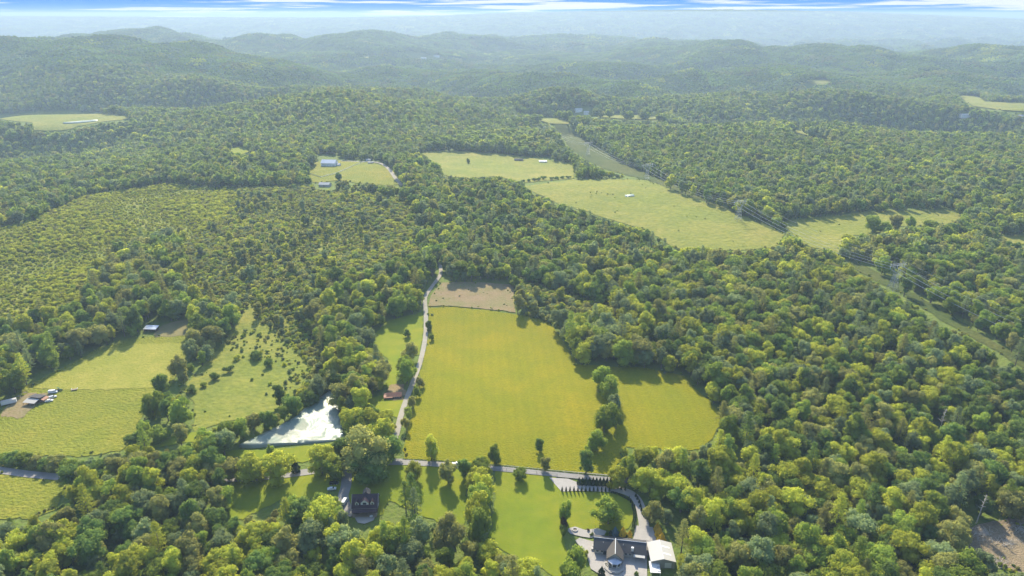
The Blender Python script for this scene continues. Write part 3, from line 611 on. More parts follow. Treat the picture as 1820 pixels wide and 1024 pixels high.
# one object of countless trees: points that carry a copy of a tree each
def joined(kind, c, v, lod):
    cm, tm = crown_lib(kind, c, v, lod); bx = bmesh.new(); bx.from_mesh(cm); n = len(bx.faces)
    if lod != 'far': bx.from_mesh(tm)
    bx.faces.ensure_lookup_table()
    for f in bx.faces[n:]: f.material_index = 1
    me = bpy.data.meshes.new('tree'); bx.to_mesh(me); bx.free(); me.materials.append(cm.materials[0]); me.materials.append(M['bark']); return me
def patch_mesh(seed, c, L_=52):
    g = np.random.default_rng(seed); iv, if_ = ico(); Vs = []; Fs = []; b = 0
    for gx in np.arange(-L_ / 2, L_ / 2, 7.4):
        for gy in np.arange(-L_ / 2, L_ / 2, 7.4):
            r = g.uniform(2.8, 5.6); h = g.uniform(9, 16); v = iv * np.array([r, r, r * .9]) * g.uniform(.72, 1.2, (len(iv), 1)) + np.array([gx + g.uniform(-3, 3), gy + g.uniform(-3, 3), h])
            Vs.append(v); Fs.append(if_ + b); b += len(iv)
    F = np.vstack(Fs); fm = np.repeat(g.choice([0, 1, 2], len(Fs), p=[.8, .12, .08]), len(if_))
    return mesh_np('patch', np.vstack(Vs), F, [LM[c], LM[0 if c == 4 else 4], LM[3]], fm)
def stuff_instances(name, label, cat, meshes, P, Z, idx, scale, rot, tilt=False):
    lib = bpy.data.collections.new(name + '_shapes')
    for k, me in enumerate(meshes): lib.objects.link(bpy.data.objects.new('%s_shape_%03d' % (name, k), me))
    me = bpy.data.meshes.new(name); me.vertices.add(len(P)); me.vertices.foreach_set('co', np.column_stack([P, Z]).astype(np.float32).ravel())
    a = me.attributes.new('idx', 'INT', 'POINT'); a.data.foreach_set('value', np.asarray(idx, np.int32))
    a = me.attributes.new('siz', 'FLOAT', 'POINT'); a.data.foreach_set('value', np.asarray(scale, np.float32))
    a = me.attributes.new('rot', 'FLOAT_VECTOR', 'POINT'); rr = np.zeros((len(P), 3), np.float32); rr[:, 2] = rot
    if tilt:
        e = 22.0; X, Y = np.asarray(P)[:, 0], np.asarray(P)[:, 1]; gx = -(height(X + e, Y) - height(X - e, Y)) / (2 * e); gy = -(height(X, Y + e) - height(X, Y - e)) / (2 * e); l = np.sqrt(gx ** 2 + gy ** 2 + 1)
        nx = (np.cos(rot) * gx + np.sin(rot) * gy) / l; ny = (-np.sin(rot) * gx + np.cos(rot) * gy) / l; rr[:, 0] = np.arcsin(-ny); rr[:, 1] = np.arctan2(nx, 1 / l)
    rr = np.ascontiguousarray(rr); a.data.foreach_set('vector', rr.ravel())
    o = link(bpy.data.objects.new(name, me)); tag(o, label, cat, kind='stuff')
    ng = bpy.data.node_groups.new(name, 'GeometryNodeTree'); ng.interface.new_socket('Geometry', in_out='INPUT', socket_type='NodeSocketGeometry'); ng.interface.new_socket('Geometry', in_out='OUTPUT', socket_type='NodeSocketGeometry')
    a = ng.nodes.new; gi = a('NodeGroupInput'); go = a('NodeGroupOutput'); ci = a('GeometryNodeCollectionInfo'); ci.inputs['Collection'].default_value = lib; ci.inputs['Separate Children'].default_value = True; ci.inputs['Reset Children'].default_value = True
    ip = a('GeometryNodeInstanceOnPoints'); ip.inputs['Pick Instance'].default_value = True
    def at(nm, ty):
        n = a('GeometryNodeInputNamedAttribute'); n.data_type = ty; n.inputs['Name'].default_value = nm; return n.outputs['Attribute']
    lk = ng.links.new; lk(gi.outputs[0], ip.inputs['Points']); lk(ci.outputs[0], ip.inputs['Instance']); lk(at('idx', 'INT'), ip.inputs['Instance Index']); lk(at('siz', 'FLOAT'), ip.inputs['Scale']); lk(at('rot', 'FLOAT_VECTOR'), ip.inputs['Rotation']); lk(ip.outputs[0], go.inputs[0])
    md = o.modifiers.new('copies', 'NODES'); md.node_group = ng; return o

# ------------------------------------------------------------------ trees placed one by one
N_HAND = [0]
def tpx(kind, c, px, base, top, wpx, label, name=None, cat=None, group=None, v=None):
    """tree at photo pixel px, foot row base, top row, crown width in photo pixels"""
    p = GZ(px, base); _a, _b, f = project(p.x, p.y, p.z); m = float(f) / FPX; al = math.atan2(CAMZ - p.z, math.hypot(p.x, p.y))
    H0, R0 = SPEC[kind]; w = wpx * m / 2 * (1.12 if kind in ('broad', 'tall') else 1); h = max((base - top) * m - w * math.sin(al) * .5, 1.2) / math.cos(al); h = max(h, w * 1.15)
    nm = name or {'broad': 'broadleaf_tree', 'tall': 'broadleaf_tree', 'pine': 'pine_tree', 'shrub': 'shrub', 'cone': 'conifer_shrub'}[kind]
    if nm == 'broadleaf_tree': N_HAND[0] += 1; group = group or 'broadleaf trees standing in the open'
    HAND.append((p.x, p.y, w + 3)); t = plant(nm, cat or ('tree' if kind in ('broad', 'tall', 'pine') else 'shrub'), kind, c, p.x, p.y, 1, 1, label, group, v)
    t.scale = (w / (R0 * 1.08), w / (R0 * 1.08), h / (H0 * .99))
    if kind in ('broad', 'tall'): t.scale.z *= 1.15; t.location.z -= .15 * h
    return t
MG, YG, DG, OG, GG = 0, 1, 2, 3, 4
for a in [
 ('broad', YG, 768, 818, 768, 31, 'lone yellow-green tree at the road edge of the main bright field, leftmost there'),
 ('broad', MG, 879, 824, 785, 25, 'lone mid green tree in the main field, just above the road and tree row'),
 ('tall', DG, 959, 803, 776, 17, 'small dark green tree standing alone inside the lower main field'),
 ('tall', OG, 969, 839, 806, 20, 'thin pale sapling beside the road below the main field'),
 ('tall', DG, 1041, 842, 794, 27, 'narrow dark tree at the lower end of the field hedgerow near the road'),
 ('broad', MG, 922, 852, 828, 27, 'small round dark tree on the lawn side of the road'),
 ('broad', MG, 1069, 690, 643, 40, 'topmost round tree of the hedgerow between the two bright fields'),
 ('broad', MG, 1080, 712, 662, 34, 'tree just below the topmost one in the hedgerow between fields'),
 ('tall', GG, 1090, 742, 692, 24, 'pale slender tree in the middle of the field hedgerow'),
 ('broad', MG, 1074, 768, 708, 46, 'broadest round tree in the hedgerow between the two bright fields'),
 ('tall', MG, 1094, 762, 726, 22, 'narrow tree tucked right of the broadest hedgerow tree'),
 ('broad', MG, 1060, 800, 757, 36, 'leaning lower tree of the hedgerow between the bright fields'),
 ('shrub', MG, 1046, 808, 790, 20, 'low bush filling the lower gap of the field hedgerow'),
 ('broad', OG, 650, 838, 752, 88, 'huge spreading dark oak at the junction of lane and road'),
 ('broad', DG, 618, 818, 768, 54, 'dark tree on the left flank of the huge oak by the pond'),
 ('broad', DG, 694, 818, 768, 50, 'dark tree on the right flank of the huge oak beside the lane'),
 ('broad', DG, 660, 850, 795, 74, 'low dark tree below the huge oak, overhanging the house lawn'),
 ('broad', YG, 575, 842, 787, 50, 'bright tree between pond bank and road, left of the huge oak'),
 ('broad', MG, 596, 850, 806, 42, 'green tree beside the driveway mouth left of the huge oak'),
 ('broad', YG, 500, 858, 797, 56, 'right one of two bright yellow-green roadside trees below the pond'),
 ('broad', YG, 450, 856, 798, 60, 'left one of two bright yellow-green roadside trees below the pond'),
 ('tall', MG, 483, 814, 786, 15, 'small green tree poking above the two bright roadside trees'),
 ('cone', 'cypress', 526, 840, 816, 17, 'small dark evergreen by the road between two bright trees'),
 ('broad', OG, 420, 850, 806, 40, 'olive tree at the left end of the pond strip by the road'),
 ('broad', MG, 850, 846, 810, 44, 'uppermost tree of the tight tree row across the lawn, at the road'),
 ('broad', YG, 850, 872, 824, 46, 'second tree down the tight row crossing the lawn'),
 ('broad', YG, 856, 892, 838, 44, 'third tree down the tight row crossing the lawn'),
 ('broad', MG, 850, 914, 854, 48, 'fourth tree down the tight row crossing the lawn'),
 ('broad', YG, 848, 938, 872, 46, 'fifth tree down the tight row crossing the lawn'),
 ('broad', MG, 852, 962, 894, 44, 'lowest tree of the tight row crossing the lawn'),
 ('tall', DG, 824, 850, 812, 24, 'dark slim tree left of the tree row at the road'),
 ('tall', OG, 797, 858, 812, 30, 'thin see-through tree on the lawn edge below the road'),
 ('tall', YG, 738, 856, 816, 32, 'pale yellow tree at the road above the dark evergreens'),
 ('pine', DG, 733, 898, 840, 34, 'upper dark evergreen of the cluster right of the dark-roofed house'),
 ('pine', DG, 722, 912, 856, 30, 'left dark evergreen of the cluster right of the dark-roofed house'),
 ('pine', GG, 738, 926, 868, 30, 'lowest grey evergreen of the cluster right of the dark-roofed house'),
 ('broad', MG, 1080, 931, 880, 58, 'big perfectly round tree on the lawn inside the curved drive'),
 ('broad', MG, 1003, 928, 884, 26, 'green garden tree left of the big round lawn tree'),
 ('shrub', 'brownbush', 1001, 940, 918, 16, 'reddish bush below the green garden tree at the lawn edge'),
 ('shrub', DG, 1001, 953, 931, 18, 'dark round shrub at the left tip of the garden path'),
 ('broad', YG, 1096, 868, 824, 37, 'pale yellow round tree at the end of the dense evergreen screen'),
 ('broad', OG, 1161, 928, 886, 38, 'pale willow-like tree on the right side of the concrete drive'),
 ('broad', YG, 1165, 890, 864, 28, 'small bright tree above the willow beside the drive'),
 ('tall', GG, 1184, 930, 902, 20, 'small grey conifer right of the pale willow'),
 ('broad', YG, 1140, 872, 826, 46, 'leftmost of the bright trees closing the road end by the drive'),
 ('broad', YG, 1170, 878, 826, 46, 'second bright tree from left at the closed road end'),
 ('broad', YG, 1198, 884, 832, 48, 'third bright tree from left at the closed road end'),
 ('broad', MG, 1116, 852, 806, 34, 'dark tree above the pale yellow tree beside the road'),
 ('broad', DG, 763, 588, 566, 14, 'dark egg-shaped tree beside the gravel lane at the field top'),
 ('broad', DG, 724, 600, 583, 14, 'dark round tree in the small meadow left of the lane'),
 ('broad', OG, 730, 640, 604, 32, 'brownish olive tree left of the gravel lane'),
 ('broad', MG, 722, 668, 628, 34, 'green tree left of the lane above the rusty-roofed cabin'),
 ('shrub', MG, 768, 606, 592, 12, 'low bush on the field side of the upper lane'),
 ('shrub', OG, 746, 690, 668, 20, 'topmost bush of the row between lane and main field'),
 ('shrub', MG, 740, 708, 684, 18, 'second bush down the row between lane and main field'),
 ('shrub', OG, 734, 727, 700, 20, 'third bush down the row between lane and main field'),
 ('shrub', MG, 727, 746, 720, 21, 'fourth bush down the row between lane and main field'),
 ('shrub', OG, 722, 764, 738, 18, 'lowest bush of the row between lane and main field'),
 ('broad', YG, 684, 752, 725, 34, 'round bright tree in the yard below the rusty-roofed cabin'),
 ('broad', DG, 661, 746, 717, 30, 'dark round tree in the cabin yard left of the bright one'),
 ('broad', YG, 645, 758, 728, 28, 'bright bushy tree near the pond corner above the huge oak'),
 ('tall', YG, 614, 762, 724, 18, 'slim bright tree on the right bank of the pond'),
 ('tall', YG, 610, 735, 700, 18, 'slim bright tree at the upper right bank of the pond'),
 ('broad', MG, 326, 757, 700, 42, 'rounded tree standing out at the left edge of the brushy meadow'),
 ('broad', MG, 275, 742, 684, 40, 'tall rounded tree on the right edge of the big left pasture'),
 ('tall', DG, 300, 748, 704, 26, 'dark slim tree between two rounded trees by the brushy meadow'),
 ('broad', DG, 292, 705, 656, 34, 'dark tree with bright top at the right edge of the left pasture'),
 ('broad', MG, 258, 784, 744, 32, 'upper tree of the clump at the lower pasture corner'),
 ('broad', MG, 286, 784, 748, 38, 'right tree of the clump at the lower pasture corner'),
 ('broad', DG, 238, 798, 768, 28, 'lowest dark tree of the clump at the pasture corner'),
 ('broad', MG, 358, 602, 553, 40, 'tall rounded tree right of the tilled patch'),
 ('broad', GG, 345, 640, 594, 32, 'grey-green tree in the strip below the tilled patch'),
 ('broad', DG, 378, 604, 562, 30, 'dark tree right of the tall rounded one near the tilled patch'),
 ('broad', OG, 322, 672, 628, 34, 'olive tree on the pasture edge below the tilled patch'),
 ('shrub', DG, 408, 662, 647, 21, 'dark round bush in the upper brushy meadow'),
 ('shrub', DG, 381, 675, 658, 24, 'dark bush left in the brushy meadow'),
 ('shrub', MG, 362, 688, 677, 18, 'small bush at the left edge of the brushy meadow'),
 ('shrub', DG, 339, 698, 687, 26, 'low wide dark bush at the lower left of the brushy meadow'),
 ('shrub', DG, 458, 638, 620, 30, 'wide dark bush on the upper right of the brushy meadow'),
 ('shrub', DG, 480, 652, 634, 24, 'dark bush just below the wide one, right of the brushy meadow'),
 ('shrub', YG, 420, 640, 630, 18, 'small yellowish bush in the upper brushy meadow'),
 ('tall', DG, 497, 722, 678, 22, 'dark cone-shaped cedar above the pond'),
 ('broad', DG, 521, 738, 692, 36, 'dark broad tree on the upper left bank of the pond'),
 ('broad', OG, 452, 764, 728, 30, 'bare-looking grey tree on the left bank of the pond'),
 ('broad', MG, 410, 787, 742, 38, 'leftmost tree of the clump at the pond tail'),
 ('broad', MG, 428, 780, 736, 28, 'second tree of the clump at the pond tail'),
 ('broad', DG, 478, 764, 724, 30, 'dark tree leaning over the left bank of the pond'),
 ('broad', DG, 550, 722, 688, 34, 'dark tree at the upper bank where the pond narrows'),
 ('broad', DG, 602, 321, 305, 12, 'small dark tree on the distant farm lawn'),
 ('broad', MG, 773, 312, 283, 26, 'big tree at the left corner of the far dry pasture'),
 ('broad', DG, 745, 306, 276, 22, 'dark tree left of the far pasture corner tree'),
 ('broad', DG, 832, 291, 281, 7, 'tiny lone tree in the far dry pasture'),
 ('broad', MG, 1381, 395, 373, 25, 'lone round tree beside the power line at the far pasture corner'),
 ('shrub', MG, 1391, 404, 392, 18, 'low bush below the lone tree by the power line'),
 ('broad', MG, 1550, 412, 377, 28, 'leftmost tree of the island group in the far right pasture'),
 ('broad', OG, 1589, 410, 377, 22, 'middle round tree of the island group in the far right pasture'),
 ('tall', MG, 1615, 412, 379, 18, 'slim right tree of the island group in the far right pasture'),
 ('broad', MG, 1650, 418, 388, 30, 'low broad tree at the right end of the far pasture island'),
 ('broad', MG, 1570, 414, 392, 26, 'low tree between the leftmost and middle far island trees'),
 ('broad', YG, 870, 1000, 955, 46, 'bright round tree at the bottom of the lawn left of the path strip'),
 ('broad', MG, 1022, 1022, 965, 38, 'dark leafy tree left of the ranch house terrace'),
 ('broad', MG, 1014, 1050, 990, 42, 'green tree at the bottom edge left of the ranch house'),
 ('shrub', YG, 1040, 990, 976, 14, 'pale bush beside the ranch house terrace'),
 ('cone', 'cypress', 1069, 1024, 1006, 13, 'dark pointed evergreen at the terrace edge below the house'),
 ('shrub', DG, 1132, 1024, 1014, 11, 'clipped dark bush in the yard below the ranch house'),
 ('broad', DG, 22, 825, 803, 34, 'round dark roadside bush tree, second from left between left pasture and road'),
 ('broad', MG, 45, 829, 801, 32, 'green roadside bush tree, third from left between pasture and road'),
 ('broad', OG, 66, 830, 806, 28, 'olive roadside bush tree, fourth from left between pasture and road'),
 ('broad', DG, 84, 833, 805, 30, 'dark roadside bush tree, fifth from left between pasture and road'),
 ('broad', OG, 104, 835, 803, 34, 'wide brownish roadside bush tree, sixth from left between pasture and road'),
 ('broad', MG, 126, 838, 807, 30, 'green roadside bush tree, seventh from left between pasture and road'),
 ('broad', DG, 144, 839, 813, 26, 'dark roadside bush tree, eighth from left where the road meets the wood'),
 ('broad', MG, 8, 820, 803, 22, 'first roadside bush tree at the left edge between pasture and road'),
 ('broad', MG, 590, 906, 880, 34, 'brownish-green tree beside the parked cars')]:
    tpx(*a)
ORDN = ['first', 'second', 'third', 'fourth', 'fifth', 'sixth', 'seventh', 'eighth', 'ninth', 'tenth', 'eleventh', 'twelfth', 'thirteenth', 'fourteenth']
for k in range(13): tpx('cone', 'cypress', 999 + k * 7.0, 874 + k * .05, 864, 3.4, f'slim dark cypress, {ORDN[k]} from left in the row along the drive entrance', 'cypress_shrub', 'shrub', 'slim cypresses along the drive')
for k in range(10): tpx('cone', 'cypress', 1029 + k * 6.2, 862 + k * .3, 848, 8.5, f'dense dark evergreen, {ORDN[k]} from left in the screen between road and drive', 'arborvitae_shrub', 'shrub', 'evergreen screen between road and drive')
for k, (x_, y_) in enumerate([(1090, 868), (1097, 870), (1104, 871), (1111, 873)]): tpx('cone', 'cypress', x_, y_, y_ - 9, 3.2, f'slim dark cypress, {ORDN[k]} from left beneath the pale yellow tree', 'cypress_shrub', 'shrub', 'slim cypresses beneath the yellow tree')
for k, (x_, y_) in enumerate([(1118, 890), (1121, 894), (1124, 899)]): tpx('cone', 'cypress', x_, y_, y_ - 9, 3.6, f'slim dark cypress, {ORDN[k]} from top on the inner bend of the drive', 'cypress_shrub', 'shrub', 'slim cypresses on the drive bend')
for k, (x_, y_) in enumerate([(1130, 884), (1133, 889), (1136, 895), (1138, 902), (1140, 909)]): tpx('cone', 'cypress', x_, y_, y_ - 8, 4.5, f'dark clipped evergreen, {ORDN[k]} from top on the outer bend of the drive', 'clipped_shrub', 'shrub', 'clipped evergreens on the outer drive bend')
for kind, c, px, b, tp, w, lab in [('cone', 'bluespruce', 1093, 952, 935, 13, 'powder-blue spruce behind the ranch house roof'), ('cone', 'yellowbush', 1107, 954, 936, 14, 'golden pointed conifer right of the blue spruce'),
     ('cone', 'cypress', 1085, 953, 941, 8, 'dark pointed shrub left of the blue spruce'), ('cone', 'shrub', 1079, 954, 943, 8, 'small green shrub left of the dark pointed one'), ('cone', 'yellowbush', 1119, 955, 941, 9, 'small golden conifer at the corner of the drive'), ('shrub', 'shrub', 1123, 946, 938, 8, 'round green shrub at the drive corner'),
     ('shrub', 'cypress', 1113, 957, 949, 9, 'low dark shrub below the golden conifer'), ('cone', 'yellowbush', 1168, 945, 927, 13, 'topmost golden shrub of three right of the drive'), ('cone', 'yellowbush', 1171, 955, 936, 15, 'middle golden shrub of three right of the drive'),
     ('cone', 'yellowbush', 1175, 966, 946, 17, 'lowest golden shrub of three beside the metal barn'), ('shrub', 'brownbush', 1045, 944, 938, 7, 'small brownish bush on the garden path edge'), ('shrub', 'shrub', 1052, 952, 947, 9, 'low shrub in the path loop behind the house')]:
    tpx(kind, c, px, b, tp, w, lab)
for k, (x_, y_) in enumerate([(930, 325), (940, 323), (950, 322), (958, 321), (966, 320), (980, 320), (990, 319), (1000, 318), (1010, 318)]): tpx('shrub', DG, x_, y_, y_ - (9 if k == 4 else 5), 11, f'dark bush, {ORDN[k]} from left in the hedge dividing the far pastures', 'shrub', 'shrub', 'bushes dividing the far pastures')
def hedge(pts, w, h, mat, label, cat='hedge'):
    g = np.random.default_rng(int(pts[0][0])); x, y = ground_hit([p[0] for p in pts], [p[1] for p in pts]); o0 = np.array([x[0], y[0], float(height(x[0], y[0]))]); P = []; Nn = []
    for i in range(len(x) - 1):
        a = np.array([x[i], y[i]]); b = np.array([x[i + 1], y[i + 1]]); Ln = np.hypot(*(b - a)); d = (b - a) / Ln; nn = np.array([-d[1], d[0]]); n = int(Ln * 26 * (w + h))
        t = g.uniform(0, Ln, n); th = g.uniform(0, math.pi, n); q = np.abs(np.cos(th)) ** .5 * np.sign(np.cos(th)) * w / 2; zz = np.sin(th) ** .5 * h
        c = a + d * t[:, None] + nn * q[:, None]; P.append(np.column_stack([c, height(c[:, 0], c[:, 1]) + zz * g.uniform(.9, 1.12, n)])); Nn.append(np.column_stack([nn[0] * np.cos(th), nn[1] * np.cos(th), np.sin(th)]))
    V, F = leaves_at(np.vstack(P) - o0, np.vstack(Nn), .42, g, .5); o = link(bpy.data.objects.new('hedge', mesh_np('hedge', V, F, [M[mat]]))); o.location = o0; tag(o, label, cat); HAND.append((o0[0], o0[1], 2))
hedge([(1086, 876), (1100, 880), (1115, 888), (1118, 890)], 1.2, 1.0, 'cypress', 'low clipped dark hedge curving from cypress row to the drive bend')
hedge([(1126, 901), (1128, 915), (1127, 930), (1125, 942)], 1.5, 1.8, 'cypress', 'dark clipped hedge running down the left side of the drive')
hedge([(1141, 913), (1146, 921), (1155, 926), (1164, 930)], 1.3, 1.1, 'cypress', 'dark hedge on the right of the drive leading to golden shrubs')
hedge([(716, 817), (800, 822), (900, 830), (1000, 840), (1085, 848)], 1.0, .7, 'shrub', 'thin line of rough growth between the main field and the road')
hedge([(1076, 1003), (1082, 1010), (1092, 1012), (1102, 1008), (1104, 1000)], 1.2, .8, 'cypress', 'low dark hedge curving round the octagonal terrace')

# ------------------------------------------------------------------ buildings
def window(parent, x, y, z, w, h, face, name='window'):
    """face: 'y-' front, 'y+' back, 'x-' / 'x+' ends; a frame with its pane"""
    mb = MB(); t = .09; pn = MB(); fx = face[0] == 'x'; s = -1 if face[1] == '-' else 1
    def bx(m, a0, a1, z0, z1, d0, d1):
        d0, d1 = sorted((d0 * s, d1 * s))
        if fx: m.box(x + d0, x + d1, y + a0, y + a1, z + z0, z + z1)
        else: m.box(x + a0, x + a1, y + d0, y + d1, z + z0, z + z1)
    for a0, a1, z0, z1 in ((-w / 2, -w / 2 + t, 0, h), (w / 2 - t, w / 2, 0, h), (-w / 2 + t, w / 2 - t, 0, t), (-w / 2 + t, w / 2 - t, h - t, h), (-.03, .03, t, h - t)): bx(mb, a0, a1, z0, z1, .003, .10)
    bx(pn, -w / 2 + t, w / 2 - t, t, h - t, .003, .04); f = mb.build(name, M['white'], parent); pn.build('pane', M['glass'], f); return f
def door(parent, x, y, z, w, h, face, mat='wood', name='door'):
    mb = MB(); s = -1 if face[1] == '-' else 1; d = sorted((.003 * s, .09 * s))
    if face[0] == 'x': mb.box(x + d[0], x + d[1], y - w / 2, y + w / 2, z, z + h)
    else: mb.box(x - w / 2, x + w / 2, y + d[0], y + d[1], z, z + h)
    return mb.build(name, M[mat], parent)
def gable_walls(mb, x0, x1, y0, y1, h, rh, base=-1.5):
    ym = (y0 + y1) / 2; v = []
    for x in (x0, x1): v += [(x, y0, base), (x, y1, base), (x, y1, h), (x, ym, rh), (x, y0, h)]
    mb.add(v, [(4, 3, 2, 1, 0), (5, 6, 7, 8, 9), (0, 5, 9, 4), (1, 2, 7, 6), (0, 1, 6, 5), (2, 3, 8, 7), (4, 9, 8, 3)])
def gable_roof(mb, x0, x1, y0, y1, h, rh, ov=.5, t=.16, ridge=True):
    ym = (y0 + y1) / 2; k = (rh - h) / (ym - y0); e = h - k * ov
    mb.slab([(x0 - ov, y0 - ov, e), (x1 + ov, y0 - ov, e), (x1 + ov, ym, rh), (x0 - ov, ym, rh)], t); mb.slab([(x1 + ov, y1 + ov, e), (x0 - ov, y1 + ov, e), (x0 - ov, ym, rh), (x1 + ov, ym, rh)], t)
def house(name, label, px, py, Lx, Wy, h, rh, rz, wall, roof, cat='house', wins=3, dr=True, chim=None, base=-1.5, loc=None, group=None, doormat='wood'):
    p = loc or GZ(px, py); t = thing(name, label, cat, p, rz, group); x0, x1, y0, y1 = -Lx / 2, Lx / 2, -Wy / 2, Wy / 2
    mb = MB(); gable_walls(mb, x0, x1, y0, y1, h, rh, base); mb.build('wall', M[wall], t)
    mb = MB(); gable_roof(mb, x0, x1, y0, y1, h + .03, rh + .03); r = mb.build('roof', M[roof], t)
    for k in range(wins):
        x = x0 + Lx * (k + .7) / (wins + .4); window(t, x, y0, h * .38, 1.1, 1.2, 'y-')
    if dr: door(t, x0 + Lx * .93, y0, .05, .95, 2.05, 'y-', doormat)
    if wins: window(t, x1, 0, h * .38, 1.1, 1.2, 'x+'); window(t, x0, 0, h * .38, 1.1, 1.2, 'x-')
    if chim: MB().box(chim[0] - .4, chim[0] + .4, chim[1] - .4, chim[1] + .4, h, rh + .9).build('chimney', M['wallgrey'], r)
    return t

# ranch house with gabled wing and octagonal bay
def ranch():
    rz = R(-9); p = GZ(1101, 978); p.z += .25; t = thing('ranch_house', 'long ranch house with charcoal roof, brown gabled wing and octagonal bay', 'house', p, rz)
    mb = MB(); gable_walls(mb, -12, 12, -4.2, 4.6, 3.1, 5.6); mb.build('wall', M['wallpale'], t)
    mb = MB(); gable_roof(mb, -12, 12, -4.2, 4.6, 3.13, 5.63, .7); r = mb.build('roof', M['roofdark'], t)
    MB().bar((-12.7, .2, 5.86), (12.7, .2, 5.86), .14, 6).build('ridge_cap', M['greymetal'], r)
    MB().box(5.4, 6.5, -3.9, -2.9, 3.0, 5.4).build('chimney', M['white'], r)
    for x in (-8, 1.5): MB().bar((x, -1.8, 4.4), (x, -1.8, 5.4), .12, 6).build('vent_pipe', M['greymetal'], r)
    # wing toward the viewer
    w = MB(); w.add([(-5.6, -4.21, -1.5), (1.2, -4.21, -1.5), (1.2, -9.4, -1.5), (-5.6, -9.4, -1.5), (-5.6, -4.21, 3.3), (1.2, -4.21, 3.3), (1.2, -9.4, 3.3), (-5.6, -9.4, 3.3), (-2.2, -4.21, 6.2), (-2.2, -9.4, 6.2)],
        [(0, 3, 7, 4), (1, 5, 6, 2), (3, 2, 6, 9, 7), (0, 4, 8, 5, 1), (4, 7, 9, 8), (5, 8, 9, 6), (0, 1, 2, 3)]); w.build('wing_wall', M['wallpale'], t)
    w = MB(); k = (6.2 - 3.3) / 3.4; e = 3.35 - k * .5
    w.slab([(-6.1, -10.1, e), (-2.2, -10.1, 6.26), (-2.2, .3, 6.26), (-6.1, -3.6, e)], .16); w.slab([(1.7, -3.6, e), (-2.2, .3, 6.26), (-2.2, -10.1, 6.26), (1.7, -10.1, e)], .16); wr = w.build('wing_roof', M['roofbrown'], t)
    MB().bar((-2.2, -10.2, 6.46), (-2.2, .3, 6.46), .18, 6).build('ridge_cap', M['white'], wr)
    # octagonal bay, glazed, with low roof and terrace in front
    def octo(cx, cy, r, n=8): return [(cx + r * math.cos(R(22.5) + 2 * math.pi * i / n), cy + r * math.sin(R(22.5) + 2 * math.pi * i / n)) for i in range(n)]
    MB().prism(octo(-2.2, -9.8, 3.1), -1.4, 2.75).build('bay_wall', M['white'], t)
    mb = MB(); o8 = octo(-2.2, -9.8, 3.5); mb.add([(x, y, 2.76) for x, y in o8] + [(-2.2, -9.8, 4.0)], [(i, (i + 1) % 8, 8) for i in range(8)] + [tuple(range(8))[::-1]]); mb.build('bay_roof', M['greymetal'], t)
    for i in (4, 5, 6, 7):
        a = R(22.5) + 2 * math.pi * (i + .5) / 8; pc = Vector((-2.2 + 2.9 * math.cos(a), -9.8 + 2.9 * math.sin(a), .7)); f = MB(); f.box(-.85, .85, -.05, .05, 0, 1.7); o = f.build('bay_window', M['glass'], t); o.location = pc; o.rotation_euler = (0, 0, a + math.pi / 2)
    MB().prism(octo(-2.4, -11.2, 5.0), -1.3, .22).build('terrace', M['concrete'], t)
    rl = MB(); o8 = octo(-2.4, -11.2, 4.85)
    for i in (3, 4, 5, 6, 7):
        a, b = o8[i], o8[(i + 1) % 8]; rl.bar((a[0], a[1], 1.15), (b[0], b[1], 1.15), .05); rl.bar((a[0], a[1], .2), (a[0], a[1], 1.15), .05); rl.bar((b[0], b[1], .2), (b[0], b[1], 1.15), .05)
    rl.build('railing', M['white'], t)
    for x in (-10.6, -8.4, 3, 5, 8.5, 10.6): window(t, x, -4.2, 1.0, 1.3, 1.3, 'y-')
    for x in (-9, -5, -1, 3, 7): window(t, x, 4.6, 1.0, 1.3, 1.3, 'y+')
    door(t, -7, -4.2, .1, 1.7, 2.1, 'y-', 'glass'); window(t, 12, 0, 1.0, 1.3, 1.3, 'x+')
    mb = MB(); mb.slab([(6.6, -6.5, 2.45), (11.9, -6.5, 2.45), (11.9, -4.3, 2.75), (6.6, -4.3, 2.75)], .1)
    for x in (6.9, 9.2, 11.6): mb.bar((x, -6.4, -.6), (x, -6.4, 2.45), .07)
    mb.build('porch_canopy', M['whitemetal'], t)
    mb = MB(); mb.box(-13.6, -12.05, -2.6, -1.0, -.4, 1.0); mb.box(-13.3, -12.05, -.4, .9, -.4, .8); mb.build('utility_box', M['wallgrey'], t)
ranch()
